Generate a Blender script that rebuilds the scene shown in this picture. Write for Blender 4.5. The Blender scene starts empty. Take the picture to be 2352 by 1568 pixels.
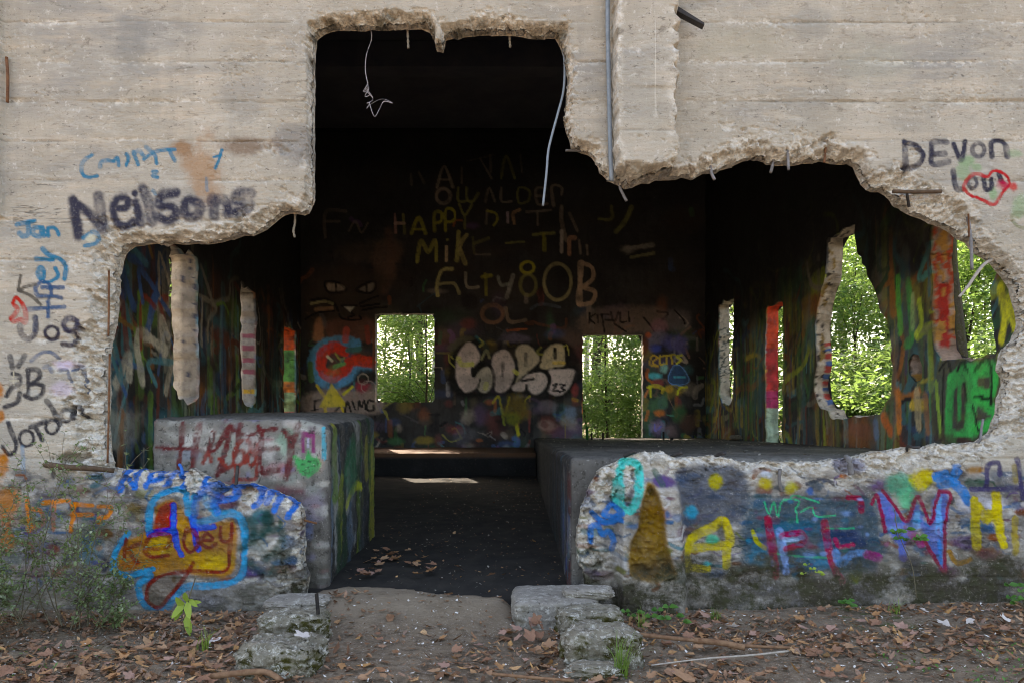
import bpy, math, random
import numpy as np
from mathutils import Vector, Matrix

SC = bpy.context.scene
COL = SC.collection
random.seed(7)
RNG = np.random.default_rng(11)

# ------------------------------------------------------------------ camera, sky, sun, exposure
F = 1700.0            # focal length in units of a 2352 px wide frame
D0 = 5.15             # camera to front wall face
CH = 1.28             # camera height
HZ = 972.0            # horizon row
cam_d = bpy.data.cameras.new('camera')
cam = bpy.data.objects.new('camera', cam_d); COL.objects.link(cam)
cam.location = (0, -D0, CH); cam.rotation_euler = (math.radians(90), 0, 0)
cam_d.sensor_width = 36.0; cam_d.lens = 36.0 * F / 2352
cam_d.shift_y = (HZ - 784) / 2352
cam_d.clip_end = 600
SC.camera = cam

SUN_EL, SUN_AZ = 46.0, 339.0        # azimuth clockwise from +Y (the sun stands behind the building, a little left)
world = bpy.data.worlds.new('World'); SC.world = world; world.use_nodes = True
wn = world.node_tree; wn.nodes.clear()
wo = wn.nodes.new('ShaderNodeOutputWorld'); wb = wn.nodes.new('ShaderNodeBackground')
sky = wn.nodes.new('ShaderNodeTexSky'); sky.sky_type = 'NISHITA'; sky.sun_disc = False
sky.sun_elevation = math.radians(SUN_EL); sky.sun_rotation = math.radians(SUN_AZ)
sky.air_density = 1.0; sky.dust_density = 3.0; sky.ozone_density = 0.6
wb.inputs['Strength'].default_value = 0.15
wn.links.new(sky.outputs[0], wb.inputs['Color']); wn.links.new(wb.outputs[0], wo.inputs['Surface'])
sun_d = bpy.data.lights.new('sun', 'SUN'); sun_d.energy = 3.5; sun_d.angle = math.radians(0.5)
sun_d.color = (1.0, 0.95, 0.88)
sun = bpy.data.objects.new('sun', sun_d); COL.objects.link(sun); sun.location = (-8, 30, 30)
az, el = math.radians(SUN_AZ), math.radians(SUN_EL)
sdir = Vector((math.sin(az) * math.cos(el), math.cos(az) * math.cos(el), math.sin(el)))
sun.rotation_euler = (-sdir).to_track_quat('-Z', 'Y').to_euler()
vs_ = SC.view_settings
vs_.view_transform = 'Standard'; vs_.look = 'None'; vs_.gamma = 1.0; vs_.use_curve_mapping = False
vs_.exposure = 2.42
try:
    vs_.use_white_balance = True; vs_.white_balance_temperature = 7750; vs_.white_balance_tint = 11
except Exception:
    pass
try:
    SC.cycles.use_denoising = True; SC.cycles.filter_width = 1.05
    SC.cycles.max_bounces = 9; SC.cycles.diffuse_bounces = 8; SC.cycles.transmission_bounces = 5
    SC.cycles.sample_clamp_indirect = 6
except Exception:
    pass

# ------------------------------------------------------------------ helpers
def lin(h, k=1.0):
    h = h.lstrip('#'); o = []
    for i in (0, 2, 4):
        c = int(h[i:i + 2], 16) / 255
        o.append(min(1, k * (c / 12.92 if c <= 0.04045 else ((c + 0.055) / 1.055) ** 2.4)))
    return tuple(o)

def at(x, y, d):
    return Vector(((x - 1176) * d / F, d - D0, CH - (y - HZ) * d / F))

def tag(o, label=None, cat=None, group=None, kind=None):
    if label: o['label'] = label
    if cat: o['category'] = cat
    if group: o['group'] = group
    if kind: o['kind'] = kind
    return o

def empty(name, loc=(0, 0, 0), rz=0):
    o = bpy.data.objects.new(name, None); COL.objects.link(o)
    o.location = loc; o.rotation_euler = (0, 0, rz); o.empty_display_size = 0.2
    return o

def mesh_np(name, V, quads=None, tris=None, smooth=True):
    me = bpy.data.meshes.new(name)
    V = np.asarray(V, dtype=np.float32)
    me.vertices.add(len(V)); me.vertices.foreach_set('co', V.ravel())
    nq = 0 if quads is None else len(quads); nt = 0 if tris is None else len(tris)
    li = []; st = []; tot = []
    if nq: li.append(np.asarray(quads, np.int32).ravel()); st.append(np.arange(nq) * 4); tot.append(np.full(nq, 4))
    if nt: li.append(np.asarray(tris, np.int32).ravel()); st.append(np.arange(nt) * 3 + nq * 4); tot.append(np.full(nt, 3))
    li = np.concatenate(li).astype(np.int32)
    me.loops.add(len(li)); me.loops.foreach_set('vertex_index', li)
    me.polygons.add(nq + nt)
    me.polygons.foreach_set('loop_start', np.concatenate(st).astype(np.int32))
    try: me.polygons.foreach_set('loop_total', np.concatenate(tot).astype(np.int32))
    except Exception: pass
    me.polygons.foreach_set('use_smooth', np.full(nq + nt, smooth, dtype=bool))
    me.update(calc_edges=True); me.validate()
    return me

def link(name, me, mat=None, parent=None, world_loc=None):
    o = bpy.data.objects.new(name, me); COL.objects.link(o)
    if mat is not None and len(me.materials) == 0: me.materials.append(mat)
    if parent is not None:
        o.parent = parent
    if world_loc is not None: o.location = world_loc
    return o

def attr_f(me, name, vals):
    a = me.attributes.new(name, 'FLOAT', 'POINT'); a.data.foreach_set('value', np.asarray(vals, np.float32).ravel())

def attr_c(me, name, rgba):
    a = me.attributes.new(name, 'FLOAT_COLOR', 'POINT'); a.data.foreach_set('color', np.asarray(rgba, np.float32).ravel())

def _h(ix, iy, seed):
    h = (ix.astype(np.int64) * 374761393 + iy.astype(np.int64) * 668265263 + seed * 974634777) & 0xffffffff
    h = ((h ^ (h >> 13)) * 1274126177) & 0xffffffff
    return ((h ^ (h >> 16)) & 0xffff).astype(np.float32) / 65535.0

def vnoise(x, y, seed=0):
    xi = np.floor(x); yi = np.floor(y); fx = (x - xi).astype(np.float32); fy = (y - yi).astype(np.float32)
    fx = fx * fx * (3 - 2 * fx); fy = fy * fy * (3 - 2 * fy)
    a = _h(xi, yi, seed); b = _h(xi + 1, yi, seed); c = _h(xi, yi + 1, seed); d = _h(xi + 1, yi + 1, seed)
    return (a + (b - a) * fx) * (1 - fy) + (c + (d - c) * fx) * fy

def fbm(x, y, seed=0, oct=4, gain=0.5):
    s = 0; a = 1.0; t = 0
    for i in range(oct):
        s = s + a * (vnoise(x * 2 ** i, y * 2 ** i, seed + i * 17) - 0.5); t += a; a *= gain
    return s / t * 2

def worley(x, y, seed=0):
    xi = np.floor(x); yi = np.floor(y); best = np.full(x.shape, 9.0, np.float32); val = np.zeros(x.shape, np.float32)
    for dx in (-1, 0, 1):
        for dy in (-1, 0, 1):
            cx, cy = xi + dx, yi + dy
            px, py = cx + _h(cx, cy, seed), cy + _h(cx, cy, seed + 7)
            ox, oy = x - px, y - py
            d = ox * ox + oy * oy; r = _h(cx, cy, seed + 13)
            pl = (r - .5) + ox * (_h(cx, cy, seed + 19) - .5) * 1.6 + oy * (_h(cx, cy, seed + 23) - .5) * 1.6
            m = d < best; best[m] = d[m]; val[m] = pl[m]
    return val
def sstep(a, b, x):
    t = np.clip((x - a) / (b - a), 0, 1); return t * t * (3 - 2 * t)

def catmull(pts, n=6):
    p = [np.array(q, float) for q in pts]
    if len(p) < 3: return p
    out = []
    cl = np.allclose(p[0], p[-1])
    for i in range(len(p) - 1):
        a = p[i - 1] if i > 0 else (p[-2] if cl else p[i]); b = p[i]; c = p[i + 1]
        d = p[i + 2] if i + 2 < len(p) else (p[1] if cl else p[i + 1])
        for k in range(n):
            t = k / n
            out.append(0.5 * ((2 * b) + (-a + c) * t + (2 * a - 5 * b + 4 * c - d) * t * t + (-a + 3 * b - 3 * c + d) * t ** 3))
    out.append(p[-1])
    return out

def inside_rows(us, vs, poly):
    P = np.asarray(poly, float); Q = np.roll(P, -1, 0)
    m = np.zeros((len(vs), len(us)), bool)
    for j, v in enumerate(vs):
        c = (P[:, 1] > v) != (Q[:, 1] > v)
        if not c.any(): continue
        xs = np.sort(P[c, 0] + (v - P[c, 1]) / (Q[c, 1] - P[c, 1]) * (Q[c, 0] - P[c, 0]))
        m[j] = (np.searchsorted(xs, us) % 2) == 1
    return m

def seg_dist(X, Y, P, Q, want=False):
    X = X.astype(np.float32); Y = Y.astype(np.float32)
    best = np.full(X.shape, 1e9, np.float32); bi = np.zeros(X.shape, np.int32); bt = np.zeros(X.shape, np.float32)
    for k in range(len(P)):
        ax, ay = P[k]; bx, by = Q[k][0] - ax, Q[k][1] - ay
        L = bx * bx + by * by + 1e-9
        t = np.clip(((X - ax) * bx + (Y - ay) * by) / L, 0, 1)
        d = (X - ax - t * bx) ** 2 + (Y - ay - t * by) ** 2
        if want:
            m = d < best; bi[m] = k; bt[m] = t[m]
        best = np.minimum(best, d)
    best = np.sqrt(best)
    return (best, bi, bt) if want else best

class Paint:
    """Sprayed paint laid on a wall grid: rgb + cover."""
    def __init__(s, us, vs, seed=0, scale=1.0):
        s.us, s.vs = np.asarray(us, float), np.asarray(vs, float)
        s.flip = s.vs[0] > s.vs[-1]
        s.C = np.zeros((len(vs), len(us), 3), np.float32); s.A = np.zeros((len(vs), len(us)), np.float32)
        U, V = np.meshgrid(s.us / scale, s.vs / scale)
        s.n1 = fbm(U / 5.0, V / 5.0, seed + 3, 3).astype(np.float32)
        s.n2 = fbm(U / 38.0, V / 38.0, seed + 9, 4).astype(np.float32)
        s.k = 1.0
    def _win(s, x0, x1, y0, y1):
        i0 = np.searchsorted(s.us, x0); i1 = np.searchsorted(s.us, x1)
        if s.flip:
            j0 = np.searchsorted(-s.vs, -y1); j1 = np.searchsorted(-s.vs, -y0)
        else:
            j0 = np.searchsorted(s.vs, y0); j1 = np.searchsorted(s.vs, y1)
        return slice(j0, j1), slice(i0, i1)
    def _over(s, w, col, a):
        A = s.A[w]; C = s.C[w]
        n = a + A * (1 - a)
        s.C[w] = (np.array(col, np.float32) * a[..., None] + C * (A * (1 - a))[..., None]) / np.maximum(n, 1e-5)[..., None]
        s.A[w] = n
    def col(s, c): return lin(c, s.k) if isinstance(c, str) else c
    def stroke(s, pts, w, c, a=0.95, soft=0.30, sm=True):
        p = catmull(pts) if sm else [np.array(q, float) for q in pts]
        if len(p) == 1: p = [p[0], p[0] + 0.01 * w]
        P = np.array(p[:-1]); Q = np.array(p[1:]); r = w * .54; a = min(1.0, a * 1.06)
        al = np.vstack([P, Q]); m = r * 1.6
        W = s._win(al[:, 0].min() - m, al[:, 0].max() + m, al[:, 1].min() - m, al[:, 1].max() + m)
        if s.A[W].size == 0: return
        X, Y = np.meshgrid(s.us[W[1]], s.vs[W[0]])
        d = seg_dist(X, Y, P, Q) / r + s.n1[W] * 0.24 + s.n2[W] * 0.42
        al = (1 - sstep(1 - soft, 1 + soft * 0.6, d)) * a * np.clip(0.92 + s.n2[W] * 0.75 + s.n1[W] * 0.3, 0.2, 1)
        s._over(W, s.col(c), al)
    def blob(s, x, y, rx, ry, c, a=0.6, soft=0.5):
        W = s._win(x - rx * 1.6, x + rx * 1.6, y - ry * 1.6, y + ry * 1.6)
        if s.A[W].size == 0: return
        X, Y = np.meshgrid(s.us[W[1]], s.vs[W[0]])
        d = np.hypot((X - x) / rx, (Y - y) / ry) + s.n2[W] * 0.6 + s.n1[W] * 0.2
        s._over(W, s.col(c), (1 - sstep(1 - soft, 1 + soft * .6, d)) * a)
    def poly(s, pts, c, a=0.9, soft=4.0, sm=True):
        p = catmull(list(pts) + [pts[0]], 5) if sm else [np.array(q, float) for q in list(pts) + [pts[0]]]
        P = np.array(p[:-1]); Q = np.array(p[1:]); m = soft * 2
        W = s._win(P[:, 0].min() - m, P[:, 0].max() + m, P[:, 1].min() - m, P[:, 1].max() + m)
        if s.A[W].size == 0: return
        us, vs = s.us[W[1]], s.vs[W[0]]
        X, Y = np.meshgrid(us, vs)
        d = seg_dist(X, Y, P, Q); ins = inside_rows(us, vs, P); d = np.where(ins, -d, d)
        d = d + (s.n2[W] * 0.5 + s.n1[W] * 0.5) * soft
        s._over(W, s.col(c), (1 - sstep(-soft, soft, d)) * a * np.clip(0.95 + s.n2[W] * 0.3, 0.4, 1))
    def ring(s, x, y, rx, ry, w, c, a=0.95, soft=.45):
        s.stroke([(x + rx * math.cos(t), y + ry * math.sin(t)) for t in np.linspace(0, 2 * math.pi, 11)], w, c, a, soft)
    def rgba(s):
        return np.concatenate([s.C, s.A[..., None]], -1)

def zoom(ox, oy, k):
    def f(*pts): return [(x * k + ox, y * k + oy) for x, y in pts]
    f.k = k; f.p = lambda x, y: (x * k + ox, y * k + oy)
    return f

def fractal(poly, step, amp, seed=0, closed=True):
    rr = np.random.default_rng(seed); out = []
    n = len(poly)
    for i in range(n if closed else n - 1):
        a = np.array(poly[i][:2], float); b = np.array(poly[(i + 1) % n][:2], float)
        L = np.linalg.norm(b - a); k = max(1, int(L / step)); nrm = np.array([-(b - a)[1], (b - a)[0]]) / (L + 1e-9)
        am = amp * (poly[i][3] if len(poly[i]) > 3 else 1)
        for j in range(k):
            t = j / k
            out.append(a + (b - a) * t + nrm * (0 if j == 0 else rr.normal(0, am)))
    return np.array(out)

def wall_sheet(us, vs, holes):
    """Grid with the holes cut out and its rim vertices snapped to the hole outlines."""
    nu, nv = len(us), len(vs)
    U, V = np.meshgrid(np.asarray(us, float), np.asarray(vs, float))
    hid = np.full((nv, nu), -1, np.int32)
    for k, h in enumerate(holes): hid[inside_rows(us, vs, h)] = k
    ins = hid >= 0
    keep = ~(ins[:-1, :-1] & ins[1:, :-1] & ins[:-1, 1:] & ins[1:, 1:])
    used = np.zeros((nv, nu), bool)
    for dj in (0, 1):
        for di in (0, 1): used[dj:nv - 1 + dj, di:nu - 1 + di] |= keep
    mv = used & ins
    for k, h in enumerate(holes):
        m = mv & (hid == k)
        if not m.any(): continue
        P = np.asarray(h, float); Q = np.roll(P, -1, 0)
        _, bi, bt = seg_dist(U[m], V[m], P, Q, True)
        U[m] = P[bi, 0] + bt * (Q[bi, 0] - P[bi, 0]); V[m] = P[bi, 1] + bt * (Q[bi, 1] - P[bi, 1])
    idx = np.full((nv, nu), -1, np.int64); idx[used] = np.arange(used.sum())
    q = np.stack([idx[:-1, :-1], idx[:-1, 1:], idx[1:, 1:], idx[1:, :-1]], -1)[keep]
    # rim edges: used once, with both ends snapped
    e = np.concatenate([q[:, [0, 1]], q[:, [1, 2]], q[:, [2, 3]], q[:, [3, 0]]])
    key = np.sort(e, 1); key = key[:, 0] * (1 << 32) + key[:, 1]
    u, first, cnt = np.unique(key, return_index=True, return_counts=True)
    rim = e[first[cnt == 1]]
    ms = mv[used]
    rim = rim[ms[rim[:, 0]] & ms[rim[:, 1]]]
    return U, V, used, q, rim

def solid_wall(name, us, vs, holes, P, T, R, mat, parent, paint, extra, jamb=None, rows=5, back_step=None, rim_noise=0.0, rim_extra=None):
    U, V, used, q, rim = wall_sheet(us, vs, holes)
    u, v, w = U[used], V[used], R[used]
    pos = P(u, v, w); n0 = len(pos)
    rgba = paint.rgba()[used]
    ex = {k: a[used] for k, a in extra.items()}
    VV = [pos]; CC = [rgba]; EE = {k: [a] for k, a in ex.items()}; QQ = [q]
    if len(rim):
        rv, inv = np.unique(rim, return_inverse=True); inv = inv.reshape(rim.shape)
        prev = rv; base = n0
        for r in range(1, rows + 1):
            t = r / rows
            wr = w[rv] + (T - w[rv]) * t
            pr = P(u[rv], v[rv], wr)
            if rim_noise: pr = pr + RNG.normal(0, rim_noise, pr.shape) * (0 if r == rows else 1)
            cur = base + np.arange(len(rv)); base += len(rv)
            VV.append(pr)
            cr = rgba[rv].copy() if jamb is None else jamb(u[rv], v[rv], t)
            CC.append(cr)
            for k in EE:
                EE[k].append(np.full(len(rv), (rim_extra or {}).get(k, 0.0)) if rim_extra and k in rim_extra else ex[k][rv])
            lo = prev[inv] if r == 1 else prev[inv]
            hi = cur[inv]
            QQ.append(np.stack([lo[:, 0], lo[:, 1], hi[:, 1], hi[:, 0]], -1))
            prev = cur
    if back_step:
        ub = np.arange(us[0], us[-1] + back_step, back_step); ub[-1] = us[-1]
        s = -1 if vs[0] > vs[-1] else 1
        vb = np.arange(vs[0], vs[-1] + s * back_step, s * back_step); vb[-1] = vs[-1]
        U2, V2, us2, q2, _ = wall_sheet(ub, vb, holes)
        pb = P(U2[us2], V2[us2], np.full(us2.sum(), T))
        base = sum(len(x) for x in VV)
        VV.append(pb); QQ.append(q2 + base); CC.append(np.zeros((len(pb), 4)))
        for k in EE: EE[k].append(np.zeros(len(pb)))
    me = mesh_np(name, np.concatenate(VV), np.concatenate(QQ))
    attr_c(me, 'paint', np.concatenate(CC))
    for k in EE: attr_f(me, k, np.concatenate(EE[k]))
    return link(name, me, mat, parent)

# ------------------------------------------------------------------ materials
class NT:
    def __init__(s, name):
        s.m = bpy.data.materials.new(name); s.m.use_nodes = True; s.t = s.m.node_tree; s.t.nodes.clear()
        s.out = s.n('ShaderNodeOutputMaterial')
        s.co = s.n('ShaderNodeTexCoord').outputs['Object']
    def n(s, t, **kw):
        x = s.t.nodes.new(t)
        for k, v in kw.items(): setattr(x, k, v)
        return x
    def l(s, a, b): s.t.links.new(a, b)
    def noise(s, scale, detail=5, rough=0.55, vec=None, dist=0.0):
        x = s.n('ShaderNodeTexNoise'); x.inputs['Scale'].default_value = scale; x.inputs['Detail'].default_value = detail
        x.inputs['Roughness'].default_value = rough; x.inputs['Distortion'].default_value = dist
        s.l(vec or s.co, x.inputs['Vector']); return x.outputs['Fac']
    def vor(s, scale, vec=None, feat='F1', out='Distance'):
        x = s.n('ShaderNodeTexVoronoi'); x.feature = feat; x.inputs['Scale'].default_value = scale
        s.l(vec or s.co, x.inputs['Vector']); return x.outputs[out]
    def mapped(s, sx, sy, sz):
        x = s.n('ShaderNodeMapping'); x.inputs['Scale'].default_value = (sx, sy, sz); s.l(s.co, x.inputs['Vector']); return x.outputs[0]
    def ramp(s, f, lo, hi, a=0.0, b=1.0):
        x = s.n('ShaderNodeMapRange'); x.inputs['From Min'].default_value = lo; x.inputs['From Max'].default_value = hi
        x.inputs['To Min'].default_value = a; x.inputs['To Max'].default_value = b; s.l(f, x.inputs['Value']); return x.outputs[0]
    def mix(s, f, a, b, mode='MIX'):
        x = s.n('ShaderNodeMix'); x.data_type = 'RGBA'; x.blend_type = mode
        for v, i in ((f, 0), (a, 6), (b, 7)):
            if isinstance(v, (int, float)): x.inputs[i].default_value = v
            elif isinstance(v, tuple): x.inputs[i].default_value = (*v[:3], 1)
            else: s.l(v, x.inputs[i])
        return x.outputs[2]
    def math(s, op, a, b=0.0, clamp=False):
        x = s.n('ShaderNodeMath', operation=op, use_clamp=clamp)
        for i, v in ((0, a), (1, b)):
            if isinstance(v, (int, float)): x.inputs[i].default_value = v
            else: s.l(v, x.inputs[i])
        return x.outputs[0]
    def attr(s, name, out='Fac'):
        x = s.n('ShaderNodeAttribute'); x.attribute_name = name; return x.outputs[out]
    def bsdf(s, col, rough=0.9, bump=None, bdist=0.01, bstr=0.6, spec=0.25, metal=0.0):
        b = s.n('ShaderNodeBsdfPrincipled'); b.inputs['Specular IOR Level'].default_value = spec
        b.inputs['Metallic'].default_value = metal
        if isinstance(rough, (int, float)): b.inputs['Roughness'].default_value = rough
        else: s.l(rough, b.inputs['Roughness'])
        if isinstance(col, tuple): b.inputs['Base Color'].default_value = (*col[:3], 1)
        else: s.l(col, b.inputs['Base Color'])
        if bump is not None:
            u = s.n('ShaderNodeBump'); u.inputs['Distance'].default_value = bdist; u.inputs['Strength'].default_value = bstr
            s.l(bump, u.inputs['Height']); s.l(u.outputs[0], b.inputs['Normal'])
        s.l(b.outputs[0], s.out.inputs['Surface']); return b

def mat_front():
    t = NT('weathered_concrete')
    low = t.attr('low')
    def crack(vec, sc, w, m0):
        e = t.math('ABSOLUTE', t.math('SUBTRACT', t.noise(sc, 7, .62, vec, .2), .5))
        return t.math('MULTIPLY', t.ramp(e, w, 0, 0, 1), t.ramp(t.noise(1.1, 3, .6), m0, m0 + .1), True)
    ck = t.math('MAXIMUM', crack(t.mapped(.22, 1, 1.6), 1.1, .0035, .56), crack(t.mapped(.45, 1, 1.2), 1.7, .004, .63), True)
    c = t.mix(t.ramp(t.noise(1.7, 5, .6), .35, .65), lin('#a69b8b'), lin('#baae9e'))
    c = t.mix(t.ramp(t.noise(0.9, 4, .6, t.mapped(1, 1, 2.6), .6), .48, .66, 0, .75), c, lin('#959089'))
    c = t.mix(t.ramp(t.noise(2.6, 5, .65, t.mapped(.45, 1, 3.0)), .52, .70, 0, .8), c, lin('#c6b49f'))
    c = t.mix(t.ramp(t.noise(4.5, 7, .75, t.mapped(.5, 1, 2.0), .5), .52, .66, 0, .55), c, lin('#c6bcae'))
    c = t.mix(t.ramp(t.noise(11, 6, .75, t.mapped(.5, 1, 1.6)), .57, .72, 0, .45), c, lin('#8a7f71'))
    c = t.mix(t.ramp(t.noise(14, 6, .8, t.mapped(.3, 1, 1.6)), .635, .67, 0, .75), c, lin('#564d43'))
    c = t.mix(t.ramp(t.noise(16, 5, .75), .58, .68, 0, .8), c, lin('#d3cbc1'))
    c = t.mix(t.ramp(t.noise(6.5, 7, .8, t.mapped(.7, 1, 1.4), .3), .575, .64, 0, .65), c, lin('#7c7163'))
    c = t.mix(t.ramp(t.noise(70, 4, .7), .64, .71, 0, .85), c, lin('#544b41'))
    c = t.mix(t.ramp(t.noise(27, 5, .78, t.mapped(.6, 1, 1.2)), .605, .65, 0, .75), c, lin('#5a5147'))
    c = t.mix(t.ramp(t.noise(3.2, 5, .65, t.mapped(2.2, 1, .14)), .54, .72, 0, .3), c, lin('#8c857a'))
    c = t.mix(t.math('MULTIPLY', ck, .6), c, lin('#544b41'))
    lw = t.mix(t.ramp(t.noise(4, 6, .75, None, .5), .40, .58), lin('#3e3d42'), lin('#6d6a6f'))
    lw = t.mix(t.ramp(t.noise(13, 6, .8), .55, .65, 0, .8), lw, lin('#9d979a'))
    lw = t.mix(t.ramp(t.noise(36, 5, .8), .60, .66, 0, .9), lw, lin('#cbc4bb'))
    lw = t.mix(t.ramp(t.noise(22, 6, .8), .55, .64, 0, .9), lw, lin('#3d372f'))
    c = t.mix(t.math('MULTIPLY', low, .85), c, lw)
    rough_ = t.noise(30, 6, .8)
    # broken faces: cement full of pale and brown stones
    v1 = t.vor(30, None, 'F1', 'Color')
    sep = t.n('ShaderNodeSeparateColor'); t.l(v1, sep.inputs[0])
    b = t.mix(t.ramp(sep.outputs[0], .25, .75), lin('#c0b3a2'), lin('#dcd2c4'))
    b = t.mix(t.ramp(t.noise(6, 6, .75), .57, .70, 0, .7), b, lin('#9c8365'))
    b = t.mix(t.ramp(t.noise(32, 5, .8), .53, .60, 0, .9), b, lin('#e0d9d1'))
    b = t.mix(t.ramp(t.noise(44, 5, .8, t.mapped(.6, 1, 1.5)), .61, .66, 0, .85), b, lin('#4d4439'))
    c = t.mix(t.math('MULTIPLY', t.attr('broken'), t.ramp(t.noise(18, 5, .75), .28, .42), True), c, b)
    # paint
    pa = t.math('MULTIPLY', t.attr('paint', 'Alpha'), t.ramp(t.noise(34, 6, .82), .33, .45, .62, 1.0), True)
    pa = t.math('MULTIPLY', pa, t.ramp(t.noise(110, 4, .75), .30, .40, .65, 1.0), True)
    hs = t.n('ShaderNodeHueSaturation'); hs.inputs['Saturation'].default_value = 1.35; hs.inputs['Value'].default_value = .96
    t.l(t.attr('paint', 'Color'), hs.inputs['Color'])
    pc = t.mix(t.ramp(t.noise(12, 6, .75), .54, .70, 0, .35), hs.outputs[0], lin('#5f5a54'), 'MIX')
    pc = t.mix(t.ramp(t.noise(42, 5, .8), .62, .69, 0, .5), pc, lin('#cfc9c4'))
    c = t.mix(pa, c, pc)
    g = t.math('MULTIPLY', t.attr('grime'), t.ramp(t.noise(4, 7, .78), .30, .52), True)
    gc = t.mix(t.ramp(t.noise(8, 5, .7), .4, .62), lin('#433b32'), lin('#3e3c28'))
    gc = t.mix(t.ramp(t.noise(40, 5, .8), .57, .66, 0, .8), gc, lin('#857c70'))
    c = t.mix(g, c, gc)
    hb = t.math('ADD', t.math('MULTIPLY', rough_, 0.9), t.math('MULTIPLY', t.math('MULTIPLY', t.attr('broken'), t.vor(46)), .8))
    hb = t.math('ADD', hb, t.math('MULTIPLY', t.noise(24, 5, .8, t.mapped(.25, 1, 2.0)), -.8))
    hb = t.math('ADD', hb, t.math('MULTIPLY', ck, -1.2))
    t.bsdf(c, .92, hb, .018, .75)
    return t.m

def mat_inner(name, a, b, soot, fleck=.15):
    t = NT(name)
    c = t.mix(t.ramp(t.noise(1.3, 6, .65), .35, .65), lin(a), lin(b))
    c = t.mix(t.ramp(t.noise(5, 6, .7, t.mapped(1.6, 1.6, .35)), .5, .72, 0, .6), c, lin('#2a2622'))
    pa = t.math('MULTIPLY', t.attr('paint', 'Alpha'), t.ramp(t.noise(14, 6, .75), .28, .5, .45, 1), True)
    pc = t.mix(t.ramp(t.noise(6, 5, .65, t.mapped(1.5, 1.5, .5)), .45, .7, 0, .22), t.attr('paint', 'Color'), lin('#1c1a1a'))
    c = t.mix(pa, c, pc)
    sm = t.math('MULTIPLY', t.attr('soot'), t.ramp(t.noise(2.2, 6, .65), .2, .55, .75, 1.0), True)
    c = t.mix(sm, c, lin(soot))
    c = t.mix(t.ramp(t.noise(50, 4, .7), .6, .72, 0, .4), c, lin('#1b1816'))
    c = t.mix(t.ramp(t.noise(34, 5, .8), .60, .66, 0, .6 * fleck), c, lin('#b5aea6'))
    c = t.mix(t.ramp(t.noise(20, 6, .8), .54, .62, 0, .8 * fleck), c, lin('#332e29'))
    t.bsdf(c, .8, t.noise(26, 6, .8), .015, .8, .35)
    return t.m

def mat_stone(name, a, b, moss, mossk, speck='#b8b2a4'):
    t = NT(name)
    c = t.mix(t.ramp(t.noise(7, 6, .7), .35, .65), lin(a), lin(b))
    c = t.mix(t.ramp(t.noise(24, 5, .75, None, .4), .54, .68, 0, .8), c, lin(speck))
    c = t.mix(t.ramp(t.noise(33, 4, .7), .6, .7, 0, .8), c, lin('#3a3226'))
    geo = t.n('ShaderNodeNewGeometry'); sx = t.n('ShaderNodeSeparateXYZ'); t.l(geo.outputs['Normal'], sx.inputs[0])
    side = t.ramp(sx.outputs[2], .75, .2, .25, 1)
    m = t.math('MULTIPLY', t.ramp(t.noise(5.5, 6, .7), .46, .58), side, True)
    mc = t.mix(t.ramp(t.noise(20, 4, .7), .35, .65), lin(moss), lin('#3f3a1c'))
    c = t.mix(t.math('MULTIPLY', m, mossk), c, mc)
    c = t.mix(t.ramp(t.noise(15, 6, .82), .56, .63, 0, .75), c, lin(speck))
    c = t.mix(t.ramp(t.noise(19, 6, .82), .57, .63, 0, .8), c, lin('#332d22'))
    t.bsdf(c, .95, t.math('ADD', t.noise(28, 6, .75), t.math('MULTIPLY', t.noise(90, 3, .7), .4)), .02, .8, .15)
    return t.m

def mat_simple(name, a, b, sc=12, rough=.7, metal=0.0, bump=.4, spec=.3):
    t = NT(name)
    c = t.mix(t.ramp(t.noise(sc, 5, .65), .35, .65), lin(a), lin(b))
    t.bsdf(c, rough, t.noise(sc * 5, 4, .7), .004, bump, spec, metal)
    return t.m

def mat_leaf(name, a, b, trans=.45, c3=None, k=1.0, sc=9, gloss=.25):
    t = NT(name)
    oi = t.n('ShaderNodeObjectInfo')
    n = t.noise(sc, 3, .6)
    f = t.math('ADD', t.math('MULTIPLY', n, .75), t.math('MULTIPLY', oi.outputs['Random'], .35))
    c = t.mix(t.ramp(f, .3, .75), lin(a, k), lin(b, k))
    if c3: c = t.mix(t.ramp(t.noise(sc * 2.7, 2, .5), .56, .66), c, lin(c3, k))
    d = t.n('ShaderNodeBsdfPrincipled'); d.inputs['Roughness'].default_value = .38; d.inputs['Specular IOR Level'].default_value = gloss
    t.l(c, d.inputs['Base Color'])
    if trans > 0:
        tr = t.n('ShaderNodeBsdfTranslucent'); t.l(t.mix(.5, c, lin('#a6c466', k)), tr.inputs['Color'])
        mx = t.n('ShaderNodeMixShader'); mx.inputs[0].default_value = trans
        t.l(d.outputs[0], mx.inputs[1]); t.l(tr.outputs[0], mx.inputs[2]); t.l(mx.outputs[0], t.out.inputs['Surface'])
    else: t.l(d.outputs[0], t.out.inputs['Surface'])
    return t.m

def mat_dryleaf(name, a, b, c_):
    t = NT(name)
    oi = t.n('ShaderNodeObjectInfo')
    c = t.mix(oi.outputs['Random'], lin(a), lin(b))
    c = t.mix(t.ramp(t.noise(28, 5, .7), .48, .68, 0, .8), c, lin(c_))
    c = t.mix(t.ramp(t.noise(120, 3, .6), .6, .72, 0, .5), c, lin('#4a3222'))
    t.bsdf(c, .7, t.noise(60, 4, .7), .003, .6, .25)
    return t.m

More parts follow.
